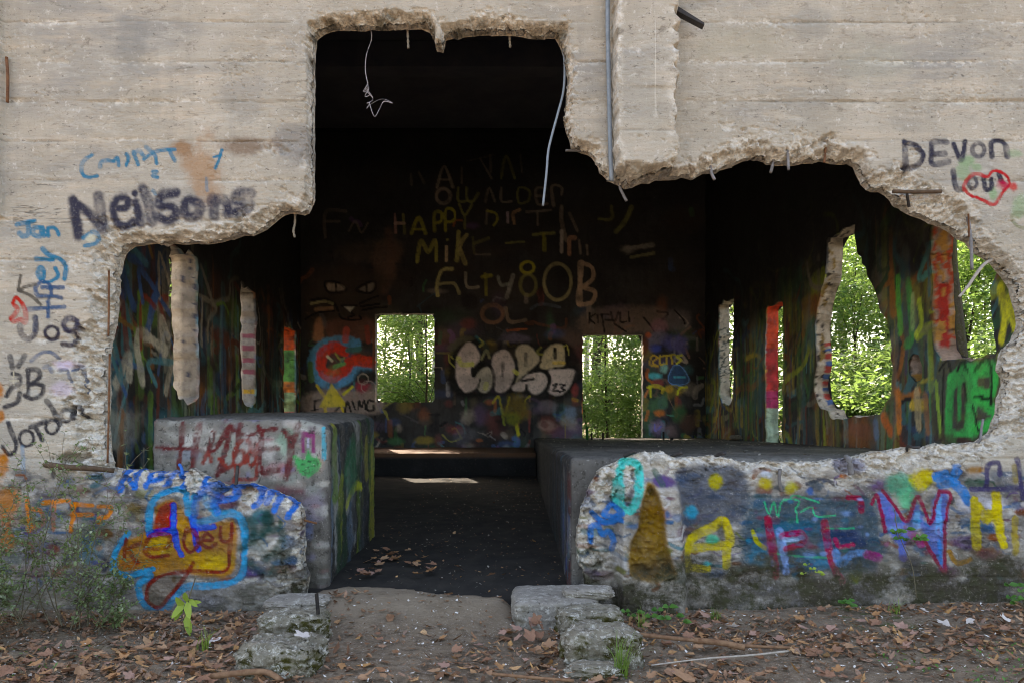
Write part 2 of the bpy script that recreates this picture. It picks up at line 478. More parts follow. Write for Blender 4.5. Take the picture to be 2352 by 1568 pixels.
def mat_ground():
    t = NT('forest_dirt')
    c = t.mix(t.ramp(t.noise(2.2, 6, .7), .35, .65), lin('#82715f'), lin('#988570'))
    c = t.mix(t.ramp(t.noise(12, 6, .75), .48, .66, 0, .8), c, lin('#594b40'))
    c = t.mix(t.ramp(t.noise(40, 5, .8), .55, .66, 0, .85), c, lin('#b0a295'))
    c = t.mix(t.ramp(t.noise(95, 4, .75), .62, .70, 0, .9), c, lin('#d0c7be'))
    c = t.mix(t.ramp(t.noise(60, 4, .8), .60, .70, 0, .9), c, lin('#86624a'))
    c = t.mix(t.math('MULTIPLY', t.attr('apron'), t.ramp(t.noise(6, 5, .7), .3, .5), True), c, t.mix(t.noise(7, 6, .7), lin('#8c7b69'), lin('#a5937e')))
    c = t.mix(t.math('MULTIPLY', t.attr('green'), t.ramp(t.noise(9, 5, .7), .5, .62), True), c, lin('#4a5c2c'))
    t.bsdf(c, .97, t.math('ADD', t.noise(30, 6, .8), t.math('MULTIPLY', t.noise(110, 3, .7), .5)), .03, .9, .1)
    return t.m

M_FRONT = mat_front()
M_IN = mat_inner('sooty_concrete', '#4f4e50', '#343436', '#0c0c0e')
M_PLAT = mat_inner('painted_concrete', '#79736c', '#504b46', '#121113', 1.0)
M_ROOF = mat_simple('roof_soot', '#4a4a54', '#5c5b62', 2)
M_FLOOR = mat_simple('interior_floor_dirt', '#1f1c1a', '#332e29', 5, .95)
M_RUST = mat_simple('rusty_steel', '#5a3a28', '#7d5538', 30, .8)
M_STEEL = mat_simple('grey_steel', '#5f5a58', '#85807f', 14, .7)
M_DKSTEEL = mat_simple('dark_steel', '#2b292b', '#403b38', 30, .6)
M_BLUE = mat_simple('blue_painted_steel', '#2a6fc4', '#1f5aa5', 30, .6)
M_CABLE = mat_simple('grey_cable', '#6f7880', '#868d95', 20, .5)
M_WIRE = mat_simple('thin_wire', '#837d80', '#a19a9a', 20, .5)
M_WOOD = mat_simple('old_wood', '#5e4a39', '#4a3a2d', 30, .9)
M_STICK = mat_simple('bark_stick', '#6b4a35', '#8a6a50', 25, .9)
M_PALESTICK = mat_simple('bleached_stick', '#93877b', '#b0a599', 25, .9)
M_BOULDER = mat_stone('mossy_concrete', '#6f6759', '#988f80', '#47431a', 1.0, '#d5cfc4')
M_SLAB = mat_stone('broken_slab', '#857d74', '#a0978c', '#5a5236', .45, '#c9c2b8')
M_PEBBLE = mat_simple('pale_chips', '#b5aaa0', '#d8d2cb', 14, .8)
M_BARK = mat_stone('grey_bark', '#332f28', '#443f36', '#3a4026', .7, '#5c574c')
M_PALEBARK = mat_stone('pale_bark', '#9a9a9c', '#b4b4b8', '#7d7f70', .3, '#c8c8cc')
M_STEM = mat_simple('green_brown_stem', '#5b5140', '#6d6450', 30, .8)
M_LEAFS = [mat_leaf('forest_leaf', '#2b4a20', '#44692b', .5, '#6d913e', gloss=.6),
           mat_leaf('forest_leaf_yellow', '#3f6126', '#628436', .52, '#97a848', gloss=.6),
           mat_leaf('forest_leaf_deep', '#26482a', '#38602e', .46, '#587c38', gloss=.6)]
M_BUSH = mat_leaf('bush_leaf', '#5c6a44', '#7b885c', .3, '#a0a88c')
M_LIME = mat_leaf('lime_leaf', '#7f9a34', '#a5b44a', .35)
M_GRASS = mat_leaf('grass_blade', '#5a7a34', '#86983f', .3)
M_IVY = mat_leaf('ivy_leaf', '#3d6a2e', '#5a8a3e', .3)
M_DRY = [mat_dryleaf('dry_leaf_tan', '#9c765a', '#b08c6c', '#826048'), mat_dryleaf('dry_leaf_brown', '#835e48', '#98705a', '#654636'),
         mat_dryleaf('dry_leaf_pink', '#9c786a', '#ad8878', '#80604f'), mat_dryleaf('dry_leaf_orange', '#a5764e', '#ad8058', '#865f42'),
         mat_dryleaf('dry_leaf_pale', '#bdb0a8', '#d5ccc6', '#a09388')]
M_GROUND = mat_ground()

# ------------------------------------------------------------------ FRONT WALL
bld = empty('ruined_building', (0, 0, 0))
tag(bld, 'derelict board-marked concrete building, its graffiti-covered front wall broken open', 'building')

# outline of the hole: x, y, width of the broken band, roughness
HOLE = [(700, 1490, 40, .3), (704, 1359, 60, 1), (711, 1316, 70, 1), (698, 1277, 60, 1), (697, 1224, 55, 1), (702, 1188, 50, 1), (695, 1163, 45, 1),
 (675, 1144, 40, 1), (640, 1128, 40, 1), (604, 1115, 45, 1), (544, 1112, 45, 1), (522, 1117, 40, 1), (505, 1105, 40, 1), (476, 1092, 40, 1), (451, 1076, 45, 1),
 (409, 1080, 40, 1), (370, 1083, 35, 1), (334, 1075, 35, 1), (284, 1076, 40, 1), (263, 1075, 50, 1), (263, 1061, 70, 1), (254, 1028, 75, .7), (248, 972, 72, .7), (252, 917, 68, .7),
 (252, 861, 66, .7), (252, 809, 66, .7), (263, 757, 68, .7), (271, 713, 74, 1), (273, 657, 84, 1), (278, 620, 90, 1), (286, 586, 80, 1), (297, 570, 56, 1), (334, 562, 40, 1),
 (390, 560, 34, 1), (445, 557, 28, 1), (486, 557, 28, 1), (516, 551, 30, 1), (545, 546, 30, 1), (579, 542, 28, 1), (616, 523, 28, 1), (638, 500, 28, 1), (672, 487, 30, 1),
 (699, 494, 34, 1), (712, 484, 30, 1), (723, 458, 16, .3), (722, 300, 11, .2), (722, 160, 14, .3), (723, 110, 22, 1), (729, 84, 26, 1), (751, 72, 26, 1), (808, 67, 26, 1), (848, 65, 26, 1), (889, 69, 30, 1),
 (963, 62, 30, 1), (988, 68, 22, 1), (1000, 92, 10, .6), (1004, 117, 8, .5), (1018, 119, 8, .5), (1022, 104, 10, .6), (1024, 86, 30, 1), (1057, 86, 36, 1), (1104, 79, 32, 1), (1144, 80, 32, 1), (1171, 76, 32, 1), (1211, 86, 40, 1),
 (1245, 88, 42, 1), (1283, 88, 30, 1), (1288, 107, 18, 1), (1295, 134, 18, 1), (1305, 175, 20, 1), (1302, 218, 22, 1), (1300, 249, 22, 1), (1295, 272, 24, 1), (1300, 302, 22, 1),
 (1308, 322, 22, 1), (1319, 343, 24, 1), (1342, 351, 22, 1), (1359, 361, 22, 1), (1372, 380, 18, 1), (1382, 400, 16, 1), (1402, 416, 18, 1), (1423, 427, 22, 1), (1440, 433, 30, 1), (1446, 431, 30, 1),
 (1488, 421, 32, 1), (1531, 412, 30, 1), (1570, 406, 26, 1), (1587, 412, 24, 1), (1612, 399, 30, 1), (1646, 397, 32, 1), (1681, 384, 36, 1), (1710, 369, 36, 1), (1723, 365, 34, 1),
 (1745, 369, 36, 1), (1775, 378, 40, 1), (1809, 380, 40, 1), (1839, 374, 36, 1), (1881, 369, 34, 1), (1915, 376, 36, 1), (1958, 380, 30, 1), (1971, 406, 30, 1), (2001, 440, 46, 1),
 (2035, 448, 52, 1), (2056, 474, 56, 1), (2086, 491, 60, 1), (2129, 508, 60, 1), (2174, 528, 60, 1), (2215, 551, 56, 1), (2242, 583, 54, 1), (2260, 594, 52, 1), (2283, 610, 50, 1),
 (2306, 642, 46, 1), (2324, 682, 44, 1), (2337, 719, 44, 1), (2337, 755, 50, 1), (2324, 782, 56, 1), (2297, 812, 70, 1), (2290, 850, 76, 1), (2306, 873, 66, 1), (2290, 918, 72, 1),
 (2283, 963, 72, 1), (2265, 1000, 62, 1), (2238, 1015, 52, 1), (2165, 1021, 46, 1), (2090, 1029, 42, 1), (2052, 1032, 42, 1), (1985, 1040, 40, 1), (1947, 1051, 34, 1), (1902, 1053, 32, 1),
 (1827, 1061, 26, 1), (1715, 1061, 26, 1), (1694, 1059, 30, 1), (1660, 1049, 34, 1), (1638, 1044, 34, 1), (1581, 1047, 34, 1), (1532, 1047, 34, 1), (1521, 1036, 34, 1), (1487, 1038, 36, 1),
 (1450, 1042, 40, 1), (1431, 1051, 40, 1), (1394, 1068, 44, 1), (1379, 1074, 46, 1), (1356, 1111, 60, 1), (1334, 1175, 60, 1), (1324, 1235, 56, 1), (1324, 1265, 56, 1),
 (1337, 1303, 50, 1), (1341, 1333, 44, 1), (1345, 1490, 40, .3)]

T_F = 0.17
_p = np.array([h[:2] for h in HOLE], float); _vp = np.array([1176.0, HZ])
_t = np.roll(_p, -1, 0) - np.roll(_p, 1, 0); _n = np.stack([_t[:, 1], -_t[:, 0]], -1); _n /= np.linalg.norm(_n, axis=1)[:, None] + 1e-9
_a2 = np.sum(_p[:, 0] * np.roll(_p[:, 1], -1) - np.roll(_p[:, 0], -1) * _p[:, 1])
if _a2 < 0: _n = -_n
_sh = (_p - _vp) * (0.15 / D0); _ns = np.clip(np.sum(_sh * _n, 1), 0, None)
HOLE = [(x + sx, y + sy, max(6.0, 1.05 * w - .6 * ns), a) for (x, y, w, a), (sx, sy), ns in zip(HOLE, _sh, _ns)]
ST = 2.7
us = np.concatenate([np.arange(-900, -60, 60), np.arange(-60, 2412, ST), np.arange(2412, 3300, 60)])
vs = np.concatenate([np.arange(-990, -40, 50), np.arange(-40, 1436, ST), [1440, 1470]])
U, V = np.meshgrid(us, vs)
hp = fractal(HOLE, 17, 3.2, 5); hp = fractal([(x, y, 0, .25 if (700 < x < 740 and 110 < y < 440) else 1) for x, y in hp], 5, 1.7, 6)
P0 = np.array([h[:2] for h in HOLE], float); Q0 = np.roll(P0, -1, 0); W0 = np.array([h[2] for h in HOLE], float); W1 = np.roll(W0, -1)
dist = np.full(U.shape, 1e3, np.float32); wfr = np.full(U.shape, 40, np.float32)
near = (U > -60) & (U < 2412) & (V > -40)
dd, bi, bt = seg_dist(U[near], V[near], P0, Q0, True)
dist[near] = dd; wfr[near] = W0[bi] * (1 - bt) + W1[bi] * bt
ins = inside_rows(us, vs, hp); dist[ins] = 0
wfr = wfr * np.clip(.82 + 1.0 * fbm(U / 95, V / 80, 20, 2), .3, 1.6)
wob = fbm(U / 26, V / 26, 21, 4)
fr = np.clip(1 - dist / (wfr * (1 + 0.95 * wob + .35 * fbm(U / 8, V / 8, 22, 3))), 0, 1)
lower = sstep(1060, 1110, V)
bh = 91.0
bidx = np.floor((V + 12 * fbm(U / 500, V * 0, 4, 2) + 40) / bh)
bfrac = (V + 40) / bh - np.floor((V + 40) / bh)
joint = np.minimum(bfrac, 1 - bfrac) * bh
jn = sstep(.0, .35, fbm(U / 120, bidx * 7.3, 31, 3) + .15)
H = 0.005 * fbm(U / 160, V / 90, 1, 4) + 0.006 * (_h(bidx, bidx * 0 + 3, 5) - .5)
H = H - 0.008 * jn * np.exp(-(joint / 2.4) ** 2)
rp = sstep(.05, .45, fbm(U / 150, V / 45, 8, 4))
H = H + (0.0012 + 0.004 * rp) * fbm(U / 9, V / 5, 12, 4)
pit = sstep(.42, .62, fbm(U / 7, V / 6, 44, 2)) * sstep(.0, .4, fbm(U / 110, V / 80, 45, 3) + .1 + .5 * sstep(90, 0, dist))
pit = pit * sstep(.05, .4, fbm(U / 200, V / 120, 46, 3) + .5 * sstep(70, 0, dist)); H = H - 0.010 * pit
crk = np.abs(fbm(U / 210, V / 60, 52, 5)); H = H - 0.006 * np.exp(-(crk / .012) ** 2) * sstep(.0, .3, fbm(U / 90, V / 90, 53, 2) + .1)
H = H + lower * (0.016 * fbm(U / 34, V / 22, 14, 5) + 0.006 * fbm(U / 7, V / 6, 15, 3))
# right pilaster, its stump, the left pilaster edge
e1 = 9 * fbm(V / 22, U * 0, 61, 4); e2 = 12 * fbm(V / 20, U * 0 + 9, 62, 4)
pil = sstep(1404, 1411, U + e1) * (1 - sstep(1541, 1549, U + e2)) * (1 - sstep(395, 428, V + 12 * fbm(U / 18, V / 18, 63, 4)))
H = H + 0.20 * pil
stump = sstep(1419, 1425, U) * (1 - sstep(1555, 1580, U - (V - 1300) * .06 + 6 * fbm(V / 20, U / 20, 66, 3))) * sstep(1080, 1130, V)
och = [(1438, 1302), (1440, 1240), (1458, 1205), (1466, 1150), (1480, 1108), (1495, 1108), (1510, 1140), (1520, 1190), (1528, 1260), (1546, 1312), (1500, 1330), (1450, 1320)]
oi_ = inside_rows(us, vs, catmull(och + [och[0]], 4)); od = seg_dist(U, V, np.array(och), np.roll(np.array(och), -1, 0))
omask = np.where(oi_, sstep(0, 9, od), 0)
H = H + 0.13 * stump * (1 - omask * (.5 + .3 * fbm(U / 14, V / 9, 68, 4)))
H = H + 0.05 * (1 - sstep(4, 12, U)) * (V < 500)
spall = sstep(.0, .25, .22 - np.hypot((U - 640) / 110, (V - 345) / 34) * .35 + .25 * fbm(U / 14, V / 10, 71, 4))
H = H - 0.018 * spall * sstep(.1, .4, fbm(U / 9, V / 7, 72, 3) + .2)
pocket = sstep(.3, 1, 1.5 - np.hypot((U - 160) / 32, (V - 1052) / 12) + .4 * fbm(U / 8, V / 8, 73, 2))
H = H - 0.12 * np.clip(pocket, 0, 1)
rec = T_F * 0.52 * (.24 * sstep(0, .10, fr) + .76 * fr ** 1.15) + sstep(0, .2, fr) * (0.050 * worley(U / 26 + .5 * fbm(U / 20, V / 20, 84, 2), V / 17, 85) + 0.022 * worley(U / 10, V / 7, 86) + 0.03 * fbm(U / 26, V / 16, 81, 3) + 0.008 * fbm(U / 6, V / 5, 83, 2))
rec = np.clip(rec, -0.02, T_F * .95) * (fr > 0)
fr2 = np.clip(1 - dist / (np.minimum(wfr, 60) * 1.9 * (1 + 1.3 * fbm(U / 34, V / 20, 23, 4))), 0, 1)
sp2 = sstep(.02, .10, fr2) * sstep(-.12, .12, fbm(U / 40, V / 16, 24, 4) + .25 * fr2)
rec = rec + sp2 * (.009 + .010 * worley(U / 14, V / 8, 26) + .004 * fbm(U / 9, V / 5, 25, 3))
R = (rec - H).astype(np.float32)
broken = np.clip(sstep(0.02, .22, fr) + .55 * sp2 + .7 * pit + .8 * np.clip(spall, 0, 1) * .6 + stump * .35 * (1 - omask), 0, 1)
broken = np.maximum(broken, .9 * pil * np.maximum(sstep(30, 8, U - 1404 + e1), sstep(34, 6, 1549 - U - e2)) * sstep(-.25, .1, fbm(U / 14, V / 18, 67, 4)))
broken = np.maximum(broken, lower * .40 * sstep(-.1, .3, fbm(U / 60, V / 30, 91, 4)))
hc = sstep(.0, .3, fbm(U / 130, bidx * 5.1, 33, 3) - .02) * np.exp(-(joint / (7 + 6 * fbm(U / 30, V / 20, 34, 2))) ** 2)
broken = np.maximum(broken, .85 * hc * sstep(-.2, .15, fbm(U / 10, V / 6, 35, 3)) * (V < 1050)); R = R + (.006 * hc * (V < 1050)).astype(np.float32)
grime = sstep(1250, 1330, V - 75 * (U < 640) + 70 * fbm(U / 70, V / 40, 95, 3)) * np.where(U < 640, .7, 1.0)
grime = np.maximum(grime, .75 * sstep(.1, .5, fr) * sstep(-.1, .35, fbm(U / 30, V / 22, 96, 3)) * (V < 140) * (U > 700) * (U < 1310))
grime = np.maximum(grime, .42 * jn * np.exp(-(joint / 2.2) ** 2) * (V < 1050) * sstep(-.3, .2, fbm(U / 40, bidx * 3.3, 99, 3)))
grime = np.maximum(grime, .35 * lower * sstep(0, .4, fbm(U / 50, V / 40, 97, 3)))

pt = Paint(us, vs, 5)
S, B, PO, RI = pt.stroke, pt.blob, pt.poly, pt.ring
BLU, NAV, BLK, RED = '#4d7890', '#35343f', '#2f2d31', '#b54642'
# stains of rust and soot
for x, y, rx, ry, c, a in [(300, 90, 50, 60, '#8a8884', .5), (555, 230, 60, 50, '#8e8b86', .4), (690, 330, 60, 45, '#6f6c6c', .5), (1850, 55, 60, 45, '#8f8b84', .5), (470, 395, 40, 70, '#a9886f', .6),
                           (560, 335, 70, 22, '#6b5648', .7), (420, 340, 30, 18, '#8d6a50', .7), (2000, 140, 90, 50, '#a7a498', .4), (1450, 250, 60, 120, '#a9a399', .4), (1700, 100, 120, 40, '#a59f90', .4)]:
    B(x, y, rx, ry, c, a)
z = zoom(140.9, 306.2, .2005)
for p in [[(350, 250), (260, 310), (228, 400), (250, 480), (320, 505), (410, 490)], [(445, 390), (460, 330), (520, 312), (600, 322)], [(600, 322), (640, 280), (660, 370)], [(745, 240), (768, 290), (745, 370)],
          [(825, 215), (850, 280), (880, 365)], [(830, 240), (890, 200), (935, 255)], [(970, 160), (1040, 220), (1080, 270), (1092, 350)], [(945, 300), (1060, 222), (1180, 192), (1300, 190)],
          [(1235, 200), (1262, 250), (1300, 315)], [(1840, 190), (1815, 280), (1765, 400)], [(1750, 275), (1830, 252)], [(1050, 440), (1095, 440), (1050, 490), (1105, 505)]]:
    S(z(*p), 8.5, BLU, .9)
S(z((1660, 520), (1672, 660)), 8, BLU, .5); S(z((1050, 660), (1080, 700)), 8, BLU, .6)
for p in [[(130, 760), (170, 940), (195, 1150)], [(170, 800), (330, 940), (450, 1070)], [(420, 720), (455, 900), (470, 1100)], [(620, 870), (740, 850), (750, 760), (650, 750), (600, 870), (630, 1010), (710, 1065), (825, 1020)],
          [(845, 800), (880, 900), (900, 1030)], [(935, 640), (990, 780), (1020, 930), (1032, 1020)], [(1320, 690), (1160, 715), (1130, 830), (1270, 850), (1315, 930), (1230, 1000), (1110, 960)],
          [(1460, 760), (1410, 840), (1450, 950), (1560, 940), (1590, 830), (1460, 760)], [(1735, 750), (1750, 945)], [(1735, 790), (1850, 765), (1905, 830), (1905, 920)], [(2170, 690), (2030, 690), (2010, 780), (2145, 805), (2120, 870), (1990, 905)]]:
    S(z(*p), 24, NAV, .97, .5)
S(z((840, 690)), 17, NAV, .95); S(z((150, 900), (190, 1180)), 24, NAV, .9, .6)
S(z((250, 1200), (360, 1130), (425, 1190), (390, 1260), (270, 1290)), 10, BLU, .85)
B(*z.p(330, 1205), 12, 9, '#c9c6b4', .7)
z = zoom(0, 477.7, .19525)
for p in [[(200, 195), (300, 172), (405, 150)], [(330, 180), (337, 300), (275, 335), (230, 300)], [(500, 230), (400, 240), (390, 310), (470, 332), (500, 235), (520, 325)], [(570, 325), (565, 240), (645, 240), (690, 315)],
          [(500, 480), (580, 560), (700, 600), (772, 690), (758, 835)], [(425, 600), (620, 612)], [(480, 840), (448, 770), (480, 700), (522, 760), (510, 860), (600, 862), (685, 800), (650, 712)]]:
    S(z(*p), 11, BLU, .92)
for p in [[(430, 1010), (425, 930), (500, 868), (580, 900), (600, 1000), (560, 1095)], [(500, 935), (740, 936)], [(450, 1040), (620, 1040), (720, 1060)], [(330, 1192), (550, 1176), (755, 1165)], [(570, 1080), (565, 1280)], [(420, 1290), (410, 1440)]]:
    S(z(*p), 10, '#3f5470', .85)
for p in [[(243, 800), (222, 960), (262, 985)], [(420, 902), (300, 930), (215, 972)], [(220, 972), (370, 1040), (480, 1140)]]: S(z(*p), 8, '#4a453f', .85)
S(z((190, 1055), (155, 1125), (205, 1190), (160, 1270), (125, 1300), (170, 1335), (240, 1310), (295, 1345), (300, 1240), (262, 1130), (190, 1055)), 9.5, RED, .95)
for p in [[(235, 1390), (250, 1480), (330, 1545), (410, 1480), (425, 1380), (410, 1290)], [(905, 1330), (895, 1480), (860, 1600), (740, 1600)]]: S(z(*p), 12, '#35313a', .9)
RI(*z.p(610, 1470), 15, 15, 11, '#35313a'); RI(*z.p(830, 1375), 16, 15, 14, '#3a3846')
z = zoom(0, 765.6, .19525)
for p in [[(120, 270), (150, 400)], [(290, 260), (220, 385)], [(150, 470), (225, 500), (225, 590), (130, 640), (75, 730)], [(60, 860), (200, 805), (230, 700)], [(335, 430), (330, 730)],
          [(330, 425), (450, 430), (465, 510), (385, 580)], [(360, 595), (495, 610), (485, 705), (380, 762), (290, 725)], [(545, 790), (610, 870), (650, 960), (695, 1060)],
          [(100, 1050), (150, 1180), (192, 1290), (172, 1390), (100, 1415), (35, 1330)], [(430, 1120), (495, 1250)], [(360, 1100), (440, 1070), (530, 1035)], [(830, 860), (855, 1000)], [(860, 865), (930, 870), (965, 980)]]:
    S(z(*p), 11.5, BLK, .92)
RI(*z.p(315, 1230), 16, 18, 9, BLK); RI(*z.p(610, 1095), 14, 16, 8, BLK); RI(*z.p(770, 965), 12, 14, 9, BLK)
for p in [[(370, 320), (480, 232), (600, 220), (695, 290)], [(520, 400), (565, 385), (610, 445)], [(700, 430), (785, 430), (835, 565)], [(850, 430), (930, 380), (962, 520), (985, 690)]]: S(z(*p), 8, '#4d5a70', .8)
B(*z.p(780, 360), 24, 11, '#cdbfd0', .8); B(*z.p(730, 660), 26, 17, '#c9bccb', .6); B(*z.p(390, 690), 14, 12, '#b9b6b0', .7)
for p in [[(160, 440), (160, 600)], [(110, 508), (202, 508)], [(110, 552), (215, 552)]]: S(z(*p), 3.4, '#c9c0ae', .9)
for x, y, rx, ry in [(0, 680, 10, 26), (10, 980, 8, 14), (30, 1470, 14, 15)]: B(*z.p(x, y), rx, ry, '#b06a22', .9)
S(z((265, 1330), (280, 1650)), 11, '#7f93a5', .55)
_r = random.Random(78)
_PC = ['#3f5a78', '#54426c', '#2f6570', '#6a4a2c', '#26262c', '#7d4a30', '#66662f', '#c4c0be', '#33404c', '#4c6a8c', '#3a3a40', '#7c7470', '#5a3a4a', '#2f4a3c', '#34343c', '#455a70']
for i in range(760):
    x = _r.uniform(-10, 2360); y = _r.uniform(1085, 1330)
    if _r.random() < .6: B(x, y, _r.uniform(5, 34), _r.uniform(4, 18), _r.choice(_PC), _r.uniform(.4, .9), .45)
    else:
        a = _r.uniform(0, 6.3); l = _r.uniform(10, 45); S([(x, y), (x + l * math.cos(a), y + .6 * l * math.sin(a)), (x + 1.6 * l * math.cos(a + .5), y + l * math.sin(a + .5))], _r.uniform(3, 11), _r.choice(_PC), _r.uniform(.35, .85))
z = zoom(0, 1010.6, .3554)
for x, y, rx, ry in [(20, 160, 14, 40), (60, 400, 28, 40), (50, 640, 18, 28)]: B(*z.p(x, y), rx, ry, '#b36c20', .85)
for p in [[(175, 370), (185, 585)], [(180, 575), (275, 530), (262, 460), (200, 440)], [(280, 402), (445, 388)], [(352, 400), (342, 575)], [(475, 410), (458, 585)], [(460, 412), (600, 420)], [(460, 482), (590, 480)], [(640, 425), (715, 432), (700, 490), (640, 500)]]:
    S(z(*p), 10, '#dc9060', .9)
B(*z.p(630, 610), 9, 9, '#d99a80', .8); B(*z.p(635, 695), 9, 7, '#dc9a4a', .9); B(*z.p(640, 525), 8, 5, '#dc9a4a', .8)
for x, y, rx, ry, c in [(330, 520, 70, 40, '#55646c'), (560, 620, 60, 60, '#4e5a52'), (250, 760, 70, 60, '#5d5560'), (600, 720, 50, 60, '#5a7a8c'), (860, 470, 40, 50, '#6a5a2c'), (1660, 640, 60, 90, '#4a5a55')]:
    B(*z.p(x, y), rx * .6, ry * .6, c, .55)
PO(z((800, 660), (990, 560), (1005, 430), (1110, 380), (1190, 460), (1250, 560), (1500, 520), (1530, 700), (1490, 870), (1300, 880), (1150, 840), (1000, 880), (770, 830)), '#ad7420', .93, 5)
for x, y, rx, ry, c in [(1030, 690, 36, 20, '#c49c1e'), (1390, 790, 52, 26, '#cda71c'), (1180, 620, 24, 40, '#c08a1c'), (830, 800, 30, 10, '#a8663a'), (1250, 760, 40, 20, '#b98a1c')]: B(*z.p(x, y), rx, ry, c, .85)
PO(z((1020, 450), (1110, 400), (1105, 560), (1005, 585)), '#a5281a', .95)
PO(z((960, 930), (1060, 880), (1180, 880), (1100, 1010), (1010, 1080), (950, 1020)), '#6b5a4c', .6)
for p in [[(830, 595), (745, 720), (738, 840), (830, 872), (985, 830)], [(960, 605), (965, 500), (990, 390), (1080, 330), (1165, 320), (1205, 400), (1215, 470)], [(1245, 360), (1250, 530), (1390, 500), (1500, 470), (1560, 520), (1582, 650), (1572, 830), (1510, 910), (1350, 940), (1210, 945), (1130, 1010), (1050, 1100), (935, 1060), (890, 950), (970, 865)], [(1310, 370), (1400, 470)]]:
    S(z(*p), 16, '#1496c6', 1.0)
for p in [[(1120, 420), (1120, 560), (1145, 680), (1172, 740)], [(960, 605), (1110, 582)], [(1240, 500), (1262, 620), (1282, 705)], [(1260, 565), (1385, 560)]]: S(z(*p), 15, '#2b62d4', .97)
for p in [[(815, 640), (800, 765)], [(905, 665), (835, 705), (890, 790)], [(945, 700), (1080, 690), (1085, 612), (975, 615), (935, 700), (975, 752), (1085, 742)], [(1205, 570), (1185, 660), (1230, 722), (1285, 660), (1245, 585), (1205, 590)],
          [(1305, 645), (1372, 640), (1335, 600), (1300, 660), (1350, 692), (1395, 668)], [(1425, 560), (1428, 640), (1490, 645), (1495, 540), (1482, 740), (1450, 845), (1250, 842), (1060, 870), (965, 930), (945, 1020), (1020, 1082), (1100, 1000), (1190, 890), (1250, 790)]]:
    S(z(*p), 9.5, '#7d2216', .92)
for p in [[(775, 320), (785, 205)], [(800, 200), (862, 305)], [(875, 305), (872, 200)], [(940, 295), (950, 205), (1022, 195), (1012, 250), (950, 262)], [(1050, 285), (1122, 190), (1175, 295)], [(1312, 205), (1292, 292), (1382, 280), (1445, 262)],
          [(1390, 330), (1480, 300), (1505, 370), (1400, 382), (1390, 330)], [(1255, 475), (1268, 362), (1340, 340), (1405, 465)], [(1660, 295), (1668, 395), (1635, 425)], [(1710, 295), (1785, 335), (1770, 455)], [(1725, 310), (1720, 400)], [(1905, 370), (1860, 495)],
          [(1530, 285), (1700, 298), (1850, 365), (1950, 430)], [(1440, 300), (1530, 300)]]:
    S(z(*p), 15, '#2970c6', .95)
for p in [[(1725, 470), (1730, 570), (1700, 620)], [(1700, 600), (1805, 575), (1812, 680), (1725, 760)], [(1620, 800), (1740, 865), (1825, 740)], [(1600, 520), (1640, 600)], [(1560, 700), (1640, 640)]]: S(z(*p), 24, '#213d38', .75, .7)
B(*z.p(1730, 505), 16, 22, '#1c3835', .85); B(*z.p(1740, 640), 14, 18, '#9a948e', .5)
# low wall, right of the doorway
z = zoom(1225, 980, .3751)
S(z((560, 200), (522, 330), (522, 470), (590, 490), (645, 330), (640, 230), (560, 210)), 19, '#63c9c0', .9)
for p in [[(365, 530), (440, 582), (525, 560)], [(440, 520), (480, 478), (528, 515), (490, 550), (430, 535)], [(355, 705), (352, 625), (390, 600), (422, 655), (460, 640), (492, 690), (480, 745)]]: S(z(*p), 13, '#1f70b8', .93)
pt.poly(och, '#8b6a2b', .95, 6)
B(*z.p(710, 390), 7, 9, '#3f3a2c', .7); B(*z.p(700, 870), 45, 25, '#5c4a38', .6); S(z((745, 270), (775, 345)), 13, '#2c4a3c', .85)
PO(z((890, 270), (1250, 240), (1330, 420), (1250, 600), (960, 600), (905, 560)), '#474d59', .85, 10)
B(*z.p(970, 520), 15, 15, '#5a9cb4', .9)
for p in [[(940, 850), (955, 700), (1100, 612), (1165, 572), (1195, 640), (1205, 705)], [(945, 745), (1185, 722)], [(1185, 722), (1180, 845)], [(940, 862), (1070, 862)]]: S(z(*p), 19, '#c9b42a', .92)
B(*z.p(1090, 690), 15, 10, '#59c0a0', .85); B(*z.p(1060, 835), 14, 9, '#4fb8bc', .85); B(*z.p(1150, 630), 8, 16, '#3c3a34', .7); B(*z.p(1430, 290), 12, 8, '#cdd3de', .9); B(*z.p(1440, 340), 14, 14, '#b8a83a', .7)
B(*z.p(1120, 340), 15, 18, '#b5a93a', .75); B(*z.p(330, 400), 18, 24, '#5a4f5c', .4)
z = zoom(1715, 980, .3749)
PO(z((0, 470), (100, 420), (650, 420), (800, 500), (820, 860), (450, 890), (100, 870), (-40, 800)), '#324a58', .85, 16)
for x, y, rx, ry, c in [(400, 830, 48, 18, '#1d7396'), (60, 800, 26, 30, '#2f7f9e'), (300, 620, 70, 20, '#2b5f78'), (620, 700, 60, 30, '#2a3350'), (930, 360, 38, 28, '#5e9a80'), (970, 440, 20, 26, '#78b894'), (1080, 310, 25, 26, '#cdb81c'),
                        (130, 300, 12, 9, '#c9ccd0'), (110, 340, 16, 12, '#c2ad2a'), (600, 300, 13, 6, '#c47a4a'), (640, 240, 40, 20, '#7d7a88'), (390, 390, 10, 10, '#2f5fa0'), (1410, 265, 24, 9, '#94672c'), (880, 850, 22, 30, '#b0aaa2'), (1450, 480, 60, 25, '#c9c6cc'), (270, 370, 16, 16, '#a8a04a')]:
    B(*z.p(x, y), rx, ry, c, .8)
for p in [[(110, 460), (140, 530), (168, 460), (192, 545), (220, 450), (320, 450), (300, 500)], [(300, 490), (312, 585)], [(330, 520), (400, 490), (425, 545), (545, 540)], [(150, 772), (300, 790), (530, 802)], [(270, 430), (310, 420), (440, 460)], [(480, 620), (660, 620)]]: S(z(*p), 4, '#45b887', .85)
